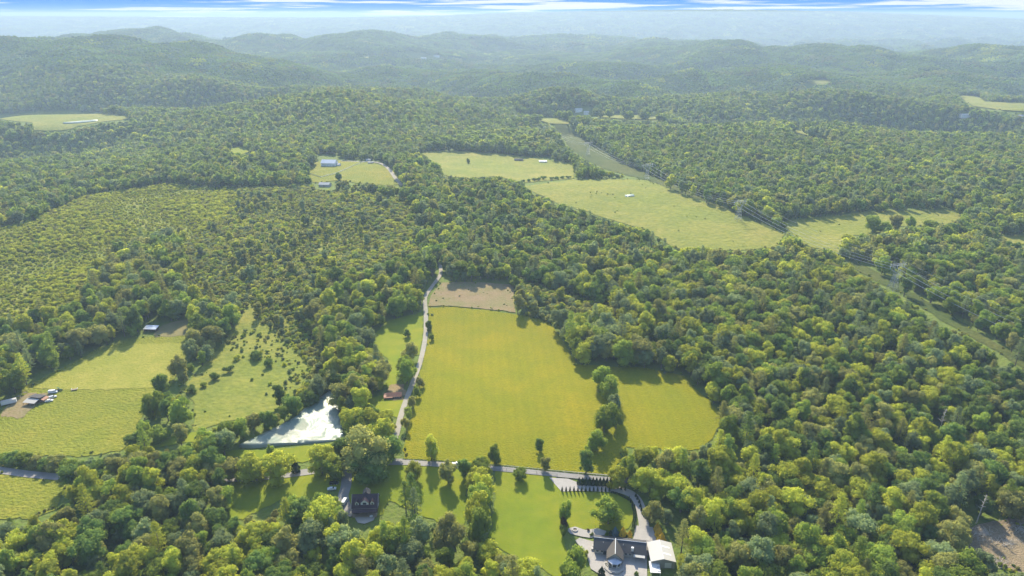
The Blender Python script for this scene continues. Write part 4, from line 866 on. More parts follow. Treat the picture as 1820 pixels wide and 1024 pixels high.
def barn():
    rz = R(-2); p = GZ(1174, 993); p.z += .2; t = thing('metal_barn', 'white metal barn with two pale skylight strips beside the ranch house', 'barn', p, rz)
    mb = MB(); v = []   # ridge runs toward the viewer
    for y in (-6.4, 6.4): v += [(-6, y, -1.5), (6, y, -1.5), (6, y, 4.2), (0, y, 5.9), (-6, y, 4.2)]
    mb.add(v, [(0, 1, 2, 3, 4), (9, 8, 7, 6, 5), (1, 6, 7, 2), (5, 0, 4, 9), (0, 5, 6, 1), (2, 7, 8, 3), (3, 8, 9, 4)]); mb.build('wall', M['wallgrey'], t)
    k = 1.7 / 6; e = 4.25 - k * .4; mb = MB()
    mb.slab([(-6.4, -6.8, e), (0, -6.8, 5.95), (0, 6.8, 5.95), (-6.4, 6.8, e)], .12); mb.slab([(6.4, 6.8, e), (0, 6.8, 5.95), (0, -6.8, 5.95), (6.4, -6.8, e)], .12); r = mb.build('roof', M['whitemetal'], t)
    for y in (-2.6, 2.4):
        z = lambda x: 6.10 - k * x
        m = MB(); m.slab([(.6, y - .45, z(.6)), (4.6, y - .45, z(4.6)), (4.6, y + .45, z(4.6)), (.6, y + .45, z(.6))], .04); m.build('skylight', M['skylight'], r)
    MB().bar((0, -6.85, 6.1), (0, 6.85, 6.1), .1, 6).build('ridge_cap', M['white'], r)
    t.scale = (.92, .94, .92)
    d = door(t, 2.6, -6.4, 0, 3.4, 3.2, 'y-', 'white', 'roller_door'); door(t, -4.6, -6.4, 0, 1, 2.1, 'y-', 'wood'); window(t, -2.6, -6.4, 1.3, 1.2, 1.0, 'y-')
barn()
def leanto():
    p = GZ(1163, 1016); t = thing('carport', 'small open carport with white ribbed roof in front of the metal barn', 'carport', p, R(-4))
    m = MB(); m.slab([(-2.4, -3.4, 2.5), (2.4, -3.4, 2.5), (2.4, 3.4, 2.9), (-2.4, 3.4, 2.9)], .12); r = m.build('roof', M['white'], t)
    for y in (-2.2, 0, 2.0):
        q = MB(); z = 2.7 + y * .06 + .12; q.box(1.0, 2.3, y - .35, y + .35, z, z + .14); q.build('roof_box', M['greymetal'], r)
    for x, y in ((-2.2, -3.1), (2.2, -3.1), (-2.2, 3.1), (2.2, 3.1)): MB().box(x - .08, x + .08, y - .08, y + .08, -.8, 2.6).build('post', M['white'], t)
leanto()
def dormer_house():
    rz = R(3); p = GZ(651, 905); p.z += .2; t = thing('dormer_house', 'dark timber house with plum-brown metal roof and three pale dormers', 'house', p, rz)
    mb = MB(); gable_walls(mb, -6.2, 6.2, -3.6, 5.4, 4.0, 8.6, -2); mb.build('wall', M['walldark'], t)
    mb = MB(); gable_roof(mb, -6.2, 6.2, -3.6, 5.4, 4.03, 8.63, .5); r = mb.build('roof', M['roofplum'], t)
    m = MB(); k = 4.6 / 4.5
    for x in (-6.75, 6.75): m.bar((x, -4.15, 3.55), (x, .9, 8.85), .1); m.bar((x, 5.95, 3.55), (x, .9, 8.85), .1)
    m.bar((-6.75, -4.15, 3.55), (6.75, -4.15, 3.55), .1); m.build('roof_trim', M['wallpale'], t)
    def dorm(cx, w, h, ph, yf):          # cheek walls, pale gabled front, little roof
        zb = 4.03 + (yf + 3.6) * k; d = MB(); yb = yf + (h + ph) / k + .3
        d.add([(cx - w / 2, yf, zb - .3), (cx + w / 2, yf, zb - .3), (cx + w / 2, yf, zb + h), (cx, yf, zb + h + ph), (cx - w / 2, yf, zb + h),
               (cx - w / 2, yb, zb - .3), (cx + w / 2, yb, zb - .3), (cx + w / 2, yb, zb + h), (cx, yb, zb + h + ph), (cx - w / 2, yb, zb + h)],
              [(0, 1, 2, 3, 4), (9, 8, 7, 6, 5), (1, 6, 7, 2), (5, 0, 4, 9), (2, 7, 8, 3), (3, 8, 9, 4)])
        o = d.build('dormer', M['sidinglt'], t); q = MB(); e = ph / (w / 2) * .25
        q.slab([(cx - w / 2 - .25, yf - .3, zb + h - e), (cx, yf - .3, zb + h + ph + .02), (cx, yb, zb + h + ph + .02), (cx - w / 2 - .25, yb, zb + h - e)], .1)
        q.slab([(cx + w / 2 + .25, yb, zb + h - e), (cx, yb, zb + h + ph + .02), (cx, yf - .3, zb + h + ph + .02), (cx + w / 2 + .25, yf - .3, zb + h - e)], .1); q.build('dormer_roof', M['roofplum'], o)
        g = MB(); g.box(cx - w * .22, cx + w * .22, yf - .06, yf - .003, zb + .35, zb + h * .9); g.build('pane', M['glass'], o)
    dorm(0, 4.0, 1.7, 1.6, -2.9); dorm(-3.9, 1.9, 1.5, 1.1, -2.9); dorm(3.9, 1.9, 1.5, 1.1, -2.9)
    m = MB(); gable = [(-1.6, 6.0, 4.0), (1.6, 6.0, 4.0)]; m.add([(-1.9, 2.5, 4), (1.9, 2.5, 4), (1.9, 6.4, 4), (-1.9, 6.4, 4), (-1.9, 2.5, 7.0), (1.9, 2.5, 7.0), (1.9, 6.4, 7.0), (-1.9, 6.4, 7.0), (0, 2.5, 8.9), (0, 6.4, 8.9)], [(0, 4, 8, 5, 1), (3, 2, 6, 9, 7), (0, 3, 7, 4), (1, 5, 6, 2), (4, 7, 9, 8), (5, 8, 9, 6)]); m.build('rear_gable', M['roofbrown'], t)
    m = MB(); m.slab([(-6.2, -6.3, 2.75), (6.2, -6.3, 2.75), (6.2, -3.65, 3.4), (-6.2, -3.65, 3.4)], .12); m.build('porch_roof', M['roofplum'], t)
    MB().box(-6.2, 6.2, -6.2, -3.61, -1.5, .25).build('porch_deck', M['wood'], t)
    for x in (-6, -2, 2, 6): MB().box(x - .1, x + .1, -6.15, -5.95, .25, 2.8).build('porch_post', M['wood'], t)
    for x in (-4.4, -2, 2.2, 4.4): window(t, x, -3.6, 1.2, 1.1, 1.3, 'y-')
    door(t, 0, -3.6, .25, 1, 2.1, 'y-'); window(t, 6.2, 1, 1.2, 1.1, 1.3, 'x+'); window(t, -6.2, 1, 1.2, 1.1, 1.3, 'x-')
dormer_house()
def cabin():
    p = GZ(701, 706); p.z += .1; t = thing('cabin', 'old cabin with rusty red metal roof beside the gravel lane', 'cabin', p, R(6)); t.scale = (.82, .82, .82)
    mb = MB(); gable_walls(mb, -5.5, 5.5, -3, 3, 2.4, 4.2); mb.build('wall', M['walldark'], t); mb = MB(); gable_roof(mb, -5.5, 5.5, -3, 3, 2.43, 4.23, .6); mb.build('roof', M['rust'], t)
    m = MB(); m.slab([(-8.2, -4.4, 2.0), (-1.0, -4.4, 2.0), (-1.0, -3.05, 2.35), (-8.2, -3.05, 2.35)], .1); m.slab([(-8.4, -3.0, 2.36), (-6.1, -3.0, 2.36), (-6.1, 2.6, 2.7), (-8.4, 2.6, 2.7)], .1); m.build('porch_roof', M['rust'], t)
    for x in (-8.0, -5.8, -3.4, -1.2): MB().box(x - .08, x + .08, -4.3, -4.14, -.8, 2.05).build('post', M['wood'], t)
    window(t, 2, -3, .9, .9, 1.0, 'y-'); window(t, 4, -3, .9, .9, 1.0, 'y-'); door(t, 0, -3, .05, .9, 2, 'y-')
cabin()
def shed_at(name, label, px, py, L_, Wd, h, rh, rz, wall, roof, cat='shed', openf=False):
    p = GZ(px, py); p.z += .1; t = thing(name, label, cat, p, rz)
    if openf:
        m = MB(); m.box(-L_ / 2, L_ / 2, Wd / 2 - .15, Wd / 2, -1, rh); m.box(-L_ / 2, -L_ / 2 + .15, -Wd / 2, Wd / 2 - .15, -1, h); m.box(L_ / 2 - .15, L_ / 2, -Wd / 2, Wd / 2 - .15, -1, h); m.build('wall', M[wall], t)
        m = MB(); m.slab([(-L_ / 2 - .4, -Wd / 2 - .6, h), (L_ / 2 + .4, -Wd / 2 - .6, h), (L_ / 2 + .4, Wd / 2 + .3, rh + .1), (-L_ / 2 - .4, Wd / 2 + .3, rh + .1)], .12); m.build('roof', M[roof], t)
        for k in range(4): x = -L_ / 2 + .1 + (L_ - .2) * k / 3; MB().box(x - .08, x + .08, -Wd / 2 - .3, -Wd / 2 - .14, -1, h).build('post', M['wood'], t)
    else:
        mb = MB(); gable_walls(mb, -L_ / 2, L_ / 2, -Wd / 2, Wd / 2, h, rh); mb.build('wall', M[wall], t); mb = MB(); gable_roof(mb, -L_ / 2, L_ / 2, -Wd / 2, Wd / 2, h + .03, rh + .03, .3); mb.build('roof', M[roof], t); door(t, 0, -Wd / 2, 0, 2.2, 2.1, 'y-')
    return t
shed_at('open_shed', 'silver-roofed open shed at the top edge of the left pasture', 270, 588, 10, 5, 2.6, 3.5, R(-4), 'walldark', 'greymetal', openf=True)
def farm_shed():
    p = GZ(63, 716); p.z += .1; t = thing('farm_shed', 'farm shed with dark blue-grey rear roof and pale lean-to on bare dirt', 'shed', p, R(-10))
    m = MB(); m.box(-4, 4, .0, 5.0, -1, 3.0); m.build('wall', M['walldark'], t)
    m = MB(); m.slab([(-4.4, 0, 3.9), (4.4, 0, 3.9), (4.4, 5.5, 3.1), (-4.4, 5.5, 3.1)], .12); m.build('roof', M['roofdark'], t)
    m = MB(); m.slab([(-5.0, -4.6, 2.3), (4.0, -4.6, 2.3), (4.0, -.03, 3.2), (-5.0, -.03, 3.2)], .1); m.build('lean_to_roof', M['wallpale'], t)
    for x in (-4.8, -2, 1, 3.8): MB().box(x - .08, x + .08, -4.5, -4.34, -1, 2.35).build('post', M['wood'], t)
    m = MB(); m.slab([(4.45, .2, 2.9), (6.6, .2, 2.2), (6.6, 5, 2.2), (4.45, 5, 2.9)], .08); m.build('side_roof', M['rust'], t)
    for y in (.4, 4.8): MB().box(6.35, 6.5, y - .08, y + .08, -1, 2.25).build('post', M['wood'], t)
farm_shed()
shed_at('white_shed', 'white gable-roofed shed on the distant farm, below the fence', 578, 331, 16, 10, 3.2, 5.6, R(-8), 'wallgrey', 'whitemetal')
house('farmhouse', 'large distant farmhouse with pale blue metal roof and white walls', 586, 295, 24, 16, 6.2, 10.5, R(-6), 'white', 'greymetal', wins=5)
house('garage_building', 'low white garage right of the distant farmhouse', 600, 295, 9, 8, 3, 4.6, R(-6), 'white', 'whitemetal', 'garage', wins=1)
shed_at('small_shed', 'small white shed at the bend of the distant farm lane, upper one', 655, 286, 8, 4.5, 2.4, 3.4, R(-12), 'white', 'whitemetal')
shed_at('small_shed', 'small pale shed just below the bend of the distant farm lane', 659, 291, 9, 4.5, 2.4, 3.4, R(25), 'wallgrey', 'whitemetal')
house('mobile_home', 'dark blue-roofed cottage at the back edge of the far dry pasture', 922, 286, 16, 7, 2.8, 4.4, R(-4), 'walldark', 'roofdark', wins=3)
house('mobile_home', 'pale mobile home at the back edge of the far dry pasture', 965, 289, 14, 6, 2.8, 4.0, R(-3), 'white', 'greymetal', wins=4)
for px, py, L_, lab in [(1028, 197, 20, 'white house on the far ridge, left of two beside the power line'), (1042, 202, 14, 'small white house on the far ridge, right of two'), (1715, 207, 24, 'bright white house alone in the far right hills'),
     (1372, 196, 18, 'white house in the far valley, left of a pair'), (1388, 199, 20, 'white house in the far valley, right of a pair'), (1816, 209, 18, 'white-roofed house cut by the right edge of the picture'), (498, 104, 40, 'tiny white building far off beneath the left ridge'),
     (1003, 204, 18, 'grey house under trees beside the far power line crest'), (775, 101, 40, 'pale house in the far hill settlement, upper'), (752, 104, 36, 'pale house in the far hill settlement, lower')]:
    D_ = G(px, py)[1]; k = 1.0
    house('far_house', lab, px, py, L_, L_ * .55, 4.2, 7.0, R(random.uniform(-15, 15)), 'white', 'whitemetal', wins=2, base=-4, group='white houses in the far hills')
EXTRA_PX = [(498, 104), (775, 101), (752, 104), (1003, 204), (1372, 196), (1388, 199), (1816, 209)]

# ------------------------------------------------------------------ vehicles
def car(name, label, px, py, rz, paint, style='suv', cat='car', dz=.25):
    p = GZ(px, py); p.z += dz; t = thing(name, label, cat, p, rz); L_, Wd, H = {'suv': (4.8, 1.9, 1.75), 'sedan': (4.7, 1.85, 1.45), 'van': (5.6, 2.0, 2.3), 'pickup': (5.7, 1.95, 1.85)}[style]
    prof = {'suv': [(-2.4, .35), (-2.4, 1.0), (-2.3, 1.65), (-1.9, 1.75), (.5, 1.72), (1.15, 1.1), (2.2, .98), (2.4, .8), (2.4, .35)], 'sedan': [(-2.35, .35), (-2.35, .95), (-1.6, 1.0), (-1.0, 1.42), (.4, 1.45), (1.15, 1.0), (2.2, .85), (2.35, .7), (2.35, .35)],
            'van': [(-2.8, .4), (-2.8, 2.2), (-2.6, 2.3), (1.3, 2.3), (2.0, 1.4), (2.7, 1.15), (2.8, .9), (2.8, .4)], 'pickup': [(-2.85, .45), (-2.85, 1.15), (-.7, 1.15), (-.6, 1.82), (.7, 1.85), (1.35, 1.2), (2.7, 1.1), (2.85, .9), (2.85, .45)]}[style]
    n = len(prof); m = MB(); w = Wd / 2
    m.add([(x, -w * (1 if z < 1.15 else .86), z) for x, z in prof] + [(x, w * (1 if z < 1.15 else .86), z) for x, z in prof], [(i, i + 1, n + i + 1, n + i) for i in range(n - 1)] + [(n - 1, 0, n, 2 * n - 1), tuple(range(n))[::-1], tuple(range(n, 2 * n))]); m.build('body', M[paint], t, .05)
    top = max(z for x, z in prof); xs = {'suv': (-2.0, .6), 'sedan': (-1.0, .5), 'van': (.2, 1.4), 'pickup': (-.5, .8)}[style]
    for sgn in (-1, 1): g = MB(); g.box(xs[0], xs[1], sgn * w * .93 - .03, sgn * w * .93 + .03, top - .58, top - .14); g.build('side_window', M['glass'], t)
    i = {'suv': 4, 'sedan': 4, 'van': 3, 'pickup': 4}[style]; a, b = prof[i], prof[i + 1]; g = MB(); g.slab([(a[0] + .05, -w * .8, a[1] - .02), (b[0] - .02, -w * .8, b[1] + .06), (b[0] - .02, w * .8, b[1] + .06), (a[0] + .05, w * .8, a[1] - .02)], .05); g.build('windscreen', M['glass'], t)
    for x in (-L_ * .31, L_ * .31):
        for sgn in (-1, 1): q = MB(); q.bar((x, sgn * (w - .22), .36), (x, sgn * (w + .02), .36), .36, 14); wh = q.build('wheel', M['black'], t); q = MB(); q.bar((x, sgn * (w + .021), .36), (x, sgn * (w + .04), .36), .2, 10); q.build('rim', M['silver'], wh)
    for sgn in (-1, 1): q = MB(); q.box(L_ / 2 - .02, L_ / 2 + .03, sgn * w * .7 - .2, sgn * w * .7 + .2, .68, .84); q.build('headlight', M['skylight'], t)
car('parked_car', 'black SUV parked on the driveway verge beside a white car', 594, 861, R(8), 'blackpaint', 'suv')
car('parked_car', 'white car parked just below the black SUV near the dark-roofed house', 590, 871, R(10), 'white', 'sedan')
car('parked_van', 'white van parked on the drive left of the dark-roofed house', 613, 894, R(80), 'white', 'van', 'van')
car('pickup_truck', 'white pickup driving on the road above the tree row', 812, 827, R(-4), 'white', 'pickup', 'truck')
car('parked_van', 'white van parked right of the farm shed in the left pasture', 95, 699, R(12), 'white', 'van', 'van')
car('parked_car', 'silver car parked between the farm shed and the white van', 94, 708, R(40), 'silver', 'suv')
car('parked_car', 'white car parked closest to the farm shed in the left pasture', 88, 714, R(20), 'white', 'sedan')
def trailer():
    p = GZ(17, 719); p.z += .3; t = thing('livestock_trailer', 'long white box trailer parked at the left edge of the pasture', 'trailer', p, R(32))
    MB().box(-4.3, 4.3, -1.25, 1.25, .75, 3.1).build('body', M['white'], t, .08); MB().box(-4.35, 4.35, -1.3, 1.3, 3.1, 3.22).build('roof', M['whitemetal'], t); MB().box(-4.34, -4.3, -1.0, 1.0, .9, 2.9).build('rear_door', M['wallgrey'], t)
    MB().bar((4.3, 0, .7), (5.9, 0, .6), .1).build('hitch', M['black'], t)
    for x in (-1.2, .0):
        for s in (-1, 1): MB().bar((x, s * 1.1, .4), (x, s * 1.35, .4), .4, 12).build('wheel', M['black'], t)
trailer()
def tractor(px, py, rz, label):
    p = GZ(px, py); p.z += .15; t = thing('tractor', label, 'tractor', p, rz); MB().box(-.4, 2.0, -.4, .4, .8, 1.5).build('hood', M['green'], t, .08); MB().box(-1.2, -.1, -.6, .6, 1.0, 1.2).build('platform', M['black'], t)
    m = MB(); [m.bar((x, y, 1.2), (x, y, 2.4), .05) for x in (-1.1, -.2) for y in (-.55, .55)]; m.build('cab_frame', M['black'], t); MB().box(-1.2, -.1, -.65, .65, 2.4, 2.5).build('canopy', M['green'], t)
    for s in (-1, 1): MB().bar((-.7, s * .65, .75), (-.7, s * 1.0, .75), .75, 14).build('wheel', M['black'], t); MB().bar((1.5, s * .55, .42), (1.5, s * .75, .42), .42, 12).build('wheel', M['black'], t)
tractor(106, 695, R(0), 'green tractor parked right of the white van above the farm shed')
def implement():
    p = GZ(133, 694); p.z += .15; t = thing('hay_wagon', 'small pale farm wagon standing alone in the left pasture', 'wagon', p, R(20)); MB().box(-1.8, 1.8, -.9, .9, .7, .85).build('bed', M['wood'], t)
    for x in (-1.8, 1.74): MB().box(x, x + .06, -.9, .9, .85, 1.6).build('end_rack', M['white'], t)
    for x in (-1.1, 1.1):
        for s in (-1, 1): MB().bar((x, s * .85, .35), (x, s * 1.0, .35), .35, 10).build('wheel', M['black'], t)
implement()
def junk(px, py, label, seed):
    g = random.Random(seed); p = GZ(px, py); o = MB()
    for k in range(9): a = g.uniform(0, 3.1); x, y = g.uniform(-1.6, 1.6), g.uniform(-1.0, 1.0); o.bar((x - math.cos(a), y - math.sin(a), .15 + g.random() * .6), (x + math.cos(a), y + math.sin(a), .2 + g.random() * .6), .09)
    o.box(-.5, .5, -.4, .4, .0, .7); ob = o.build('timber_pile', M['wood']); ob.location = p; tag(ob, label, 'timber pile')
junk(45, 699, 'pile of old timber between the trailer and the farm shed', 3); junk(34, 706, 'low heap of scrap timber nearest the white trailer', 5)
def brush(px, py, rad, n, label, seed):
    g = random.Random(seed); p = GZ(px, py); o = MB()
    for k in range(n):
        a = g.uniform(0, 6.28); r = abs(g.gauss(0, .5)) * rad; x, y = r * math.cos(a), r * math.sin(a) * .8; b = g.gauss(.6, .5); l = g.uniform(1.2, 4.5); z = max(0, .9 - r / rad * .6) * g.random()
        e = (x + math.cos(b) * l, y + math.sin(b) * l, z + .3 + g.random() * .7); o.bar((x, y, z), e, .09, 4, 0, .03)
        for q in range(2): f = g.uniform(.4, .9); o.bar((x + (e[0] - x) * f, y + (e[1] - y) * f, z + (e[2] - z) * f), (x + (e[0] - x) * f + g.uniform(-1.2, 1.2), y + (e[1] - y) * f + g.uniform(-1.2, 1.2), z + .3 + g.random()), .04, 3)
    ob = o.build('brush_pile', M['deadwood']); ob.location = p; tag(ob, label, 'brush pile')
brush(1745, 952, 8, 120, 'wide tangle of dead pale branches on the bare clearing', 1); brush(1790, 968, 7, 80, 'dead branch heap in the middle of the bare clearing', 2); brush(1775, 1003, 6, 60, 'dark low heap of brush at the bottom of the clearing', 3); brush(1812, 945, 7, 70, 'dead branch heap at the right edge of the clearing', 4)
def patio_set():
    p = GZ(660, 920); p.z += .2; t = thing('patio_table', 'white round table on the patio below the dark-roofed house', 'table', p, 0)
    MB().bar((0, 0, .7), (0, 0, .76), .9, 16).build('table_top', M['white'], t); MB().bar((0, 0, 0), (0, 0, .7), .08, 8).build('leg', M['white'], t)
patio_set()
def firepit():
    p = GZ(1022, 943); p.z += .35; t = thing('fire_pit', 'round grey fire pit on the pale garden path circle', 'fire pit', p, 0); m = MB(); n = 18; r0, r1 = 1.0, 1.5
    m.add([(r * math.cos(2 * math.pi * i / n), r * math.sin(2 * math.pi * i / n), z) for z in (0, .45) for r in (r0, r1) for i in range(n)], sum([[(n + i, n + (i + 1) % n, 3 * n + (i + 1) % n, 3 * n + i), ((i + 1) % n, i, 2 * n + i, 2 * n + (i + 1) % n), (2 * n + i, 3 * n + i, 3 * n + (i + 1) % n, 2 * n + (i + 1) % n)] for i in range(n)], []))
    m.build('stone_ring', M['wallgrey'], t); MB().bar((0, 0, 0), (0, 0, .2), 1.0, 16).build('ash_bed', M['walldark'], t)
firepit()

def snag(px, py, label, seed):
    g = random.Random(seed); p = GZ(px, py); t = thing('dead_tree', label, 'tree', p, g.uniform(0, 6), 'bare dead trees in the woods'); h = 18
    MB().bar((0, 0, -.5), (.6, .3, h), .30, 6, 0, .06).build('trunk', M['deadwood'], t); m = MB()
    for k in range(38):
        z = h * g.uniform(.45, .97); a = g.uniform(0, 6.28); l = g.uniform(1.2, 3.6) * (1.3 - z / h); x, y = .6 * z / h, .3 * z / h; e = (x + math.cos(a) * l, y + math.sin(a) * l, z + l * .45); m.bar((x, y, z), e, .10, 4, 0, .03)
    m.build('limb', M['deadwood'], t); HAND.append((p.x, p.y, 7))
for k, (x_, y_, l_) in enumerate([(1668, 770, 'bare grey dead tree in the right-hand wood below the power line'), (980, 480, 'leaning bare tree near the bare dirt patch'), (1735, 930, 'bare trunk at the upper edge of the bottom right clearing')]): snag(x_, y_, l_, k)

# ------------------------------------------------------------------ fences
def fence(pts, step, h, post, rail, nr, label, name='fence', pr=.09, rr=.05):
    x, y = ground_hit([p[0] for p in pts], [p[1] for p in pts]); o0 = Vector((float(x[0]), float(y[0]), 0)); P = []
    for i in range(len(x) - 1):
        a = Vector((x[i], y[i])); b = Vector((x[i + 1], y[i + 1])); n = max(1, int((b - a).length / step))
        for k in range(n + (i == len(x) - 2)): q = a.lerp(b, k / n); P.append(Vector((q.x, q.y, float(height(q.x, q.y) + offs(q.x, q.y)))))
    t = thing(name, label, 'fence', o0); m = MB(); m.box(-pr, pr, -pr, pr, -.8, h); pm = None
    for q in P:
        if pm is None: o = m.build('post', M[post], t); pm = o.data
        else: o = link(bpy.data.objects.new('post', pm), t)
        o.location = q - o0
    for k in range(nr):
        m = MB(); z = h * (.95 - k * .38); [m.bar(a - o0 + Vector((0, 0, z)), b - o0 + Vector((0, 0, z)), rr, 3) for a, b in zip(P[:-1], P[1:])]; m.build('rail', M[rail], t)
fence([(549, 309), (570, 316), (598, 309), (612, 303), (640, 291), (656, 288)], 6, 1.5, 'white', 'white', 3, 'white rail fence crossing the distant farm lawn', 'rail_fence', .15, .14)
fence([(990, 845.5), (900, 836), (840, 832)], 5, 1.2, 'wood', 'wire', 2, 'post and wire fence between the road and the lower lawn', 'wire_fence')

# ------------------------------------------------------------------ power line
TW = [(505.0, 132.0), (431.0, 363.0), (357.0, 594.0), (283.0, 825.0), (214.0, 1070.0), (146.0, 1315.0), (78.0, 1560.0), (10.0, 1800.0)]
LD = Vector((-74, 238)).normalized(); LPp = Vector((LD.y, -LD.x)); TH = 27.0
PH = [(-8.2, 21.6), (0, 21.6), (8.2, 21.6)]; SH = [(-5.2, 28.6), (5.2, 28.6)]
def tower(x, y, label):
    t = thing('lattice_pylon', label, 'pylon', (x, y, float(height(x, y))), math.atan2(LPp.y, LPp.x), 'lattice pylons of the power line'); r = .12
    W0, W1, ZW = 3.6, 1.5, 15.0
    for sx in (-1, 1):
        for sy in (-1, 1): MB().bar((sx * W0, sy * W0, -.8), (sx * W1, sy * W1, ZW), r * 1.3, 4).build('leg', M['steel'], t)
    m = MB(); zz = [0, 4, 7.8, 11.6, 15]
    for a, b in zip(zz[:-1], zz[1:]):
        wa = W0 + (W1 - W0) * a / ZW; wb = W0 + (W1 - W0) * b / ZW
        for s in (-1, 1):
            m.bar((-wa, s * wa, a), (wb, s * wb, b), r * .7, 3); m.bar((wa, s * wa, a), (-wb, s * wb, b), r * .7, 3); m.bar((s * wa, -wa, a), (s * wb, wb, b), r * .7, 3); m.bar((s * wa, wa, a), (s * wb, -wb, b), r * .7, 3)
            m.bar((-wb, s * wb, b), (wb, s * wb, b), r * .7, 3); m.bar((s * wb, -wb, b), (s * wb, wb, b), r * .7, 3)
    m.build('bracing', M['steel'], t)
    m = MB()
    for sx in (-1, 1):
        for sy in (-1, 1): m.bar((sx * W1, sy * W1, ZW), (sx * 5.4, sy * .7, 24.4), r, 4)
        m.bar((sx * W1, -W1, ZW), (sx * 3.6, .9, 19.8), r * .7, 3); m.bar((sx * W1, W1, ZW), (sx * 3.6, -.9, 19.8), r * .7, 3); m.bar((sx * 3.4, 0, 19.5), (sx * 2.4, 0, 24.4), r * .7, 3)
    m.build('fork', M['steel'], t)
    m = MB()
    for sy in (-.7, .7):
        m.bar((-9.6, sy, 24.4), (9.6, sy, 24.4), r, 4); m.bar((-8.6, sy, 26.0), (8.6, sy, 26.0), r, 4)
        xs = [-9.6, -7.6, -5.6, -3.6, -1.8, 0, 1.8, 3.6, 5.6, 7.6, 9.6]
        for k in range(len(xs) - 1): m.bar((xs[k], sy, 24.4 if k % 2 == 0 else 26), (xs[k + 1], sy, 26 if k % 2 == 0 else 24.4), r * .6, 3)
    for x_ in (-9, -4.5, 0, 4.5, 9): m.bar((x_, -.7, 24.4), (x_, .7, 24.4), r * .7, 3); m.bar((x_ * .9, -.7, 26), (x_ * .9, .7, 26), r * .7, 3)
    m.build('crossarm', M['steel'], t)
    for s in (-1, 1): m = MB(); m.bar((s * 5.2, -.7, 26), (s * 5.2, 0, 28.6), r * .8, 3); m.bar((s * 5.2, .7, 26), (s * 5.2, 0, 28.6), r * .8, 3); m.build('peak', M['steel'], t)
    for x_, z_ in PH: m = MB(); m.bar((x_, 0, 24.4), (x_, 0, z_), .16, 6); m.build('insulator', M['insul'], t)
    HAND.append((x, y, 14))
for k, (x, y) in enumerate(TW): tower(x, y, ['steel pylon just beyond the lower right of the picture, nearest of the line', 'steel pylon out at the right end of the power line', 'steel lattice pylon on the wooded slope at the right, nearest in view', 'steel lattice pylon beside the upper right corner of the far pasture', 'steel lattice pylon above the hedge of the far pasture, third in view',
       'faint steel pylon farther along, fourth in view', 'faint steel pylon near the far crest of the cut strip', 'farthest steel pylon on the crest'][k])
def cable(off, z0, rad, label, sag=7.5):
    pts = []
    for (x0, y0), (x1, y1) in zip(TW[:-1], TW[1:]):
        h0, h1 = float(height(x0, y0)) + z0, float(height(x1, y1)) + z0
        for k in range(16): f = k / 16; pts.append(Vector((x0 + (x1 - x0) * f + LPp.x * off, y0 + (y1 - y0) * f + LPp.y * off, h0 + (h1 - h0) * f - 4 * sag * f * (1 - f))))
    pts.append(Vector((TW[-1][0] + LPp.x * off, TW[-1][1] + LPp.y * off, float(height(*TW[-1])) + z0))); m = MB(); o0 = pts[0].copy()
    for a, b in zip(pts[:-1], pts[1:]): m.bar(a - o0, b - o0, rad, 4)
    o = m.build('power_cable', M['wire']); o.location = o0; tag(o, label, 'cable', 'cables of the power line')
for (o_, z_), w_ in zip(PH, ('left', 'middle', 'right')): cable(o_, z_, .11, f'{w_} one of the three thick power cables strung between the pylons')
for (o_, z_), w_ in zip(SH, ('left', 'right')): cable(o_, z_, .05, f'thin {w_} earth wire running above the power cables', 5)

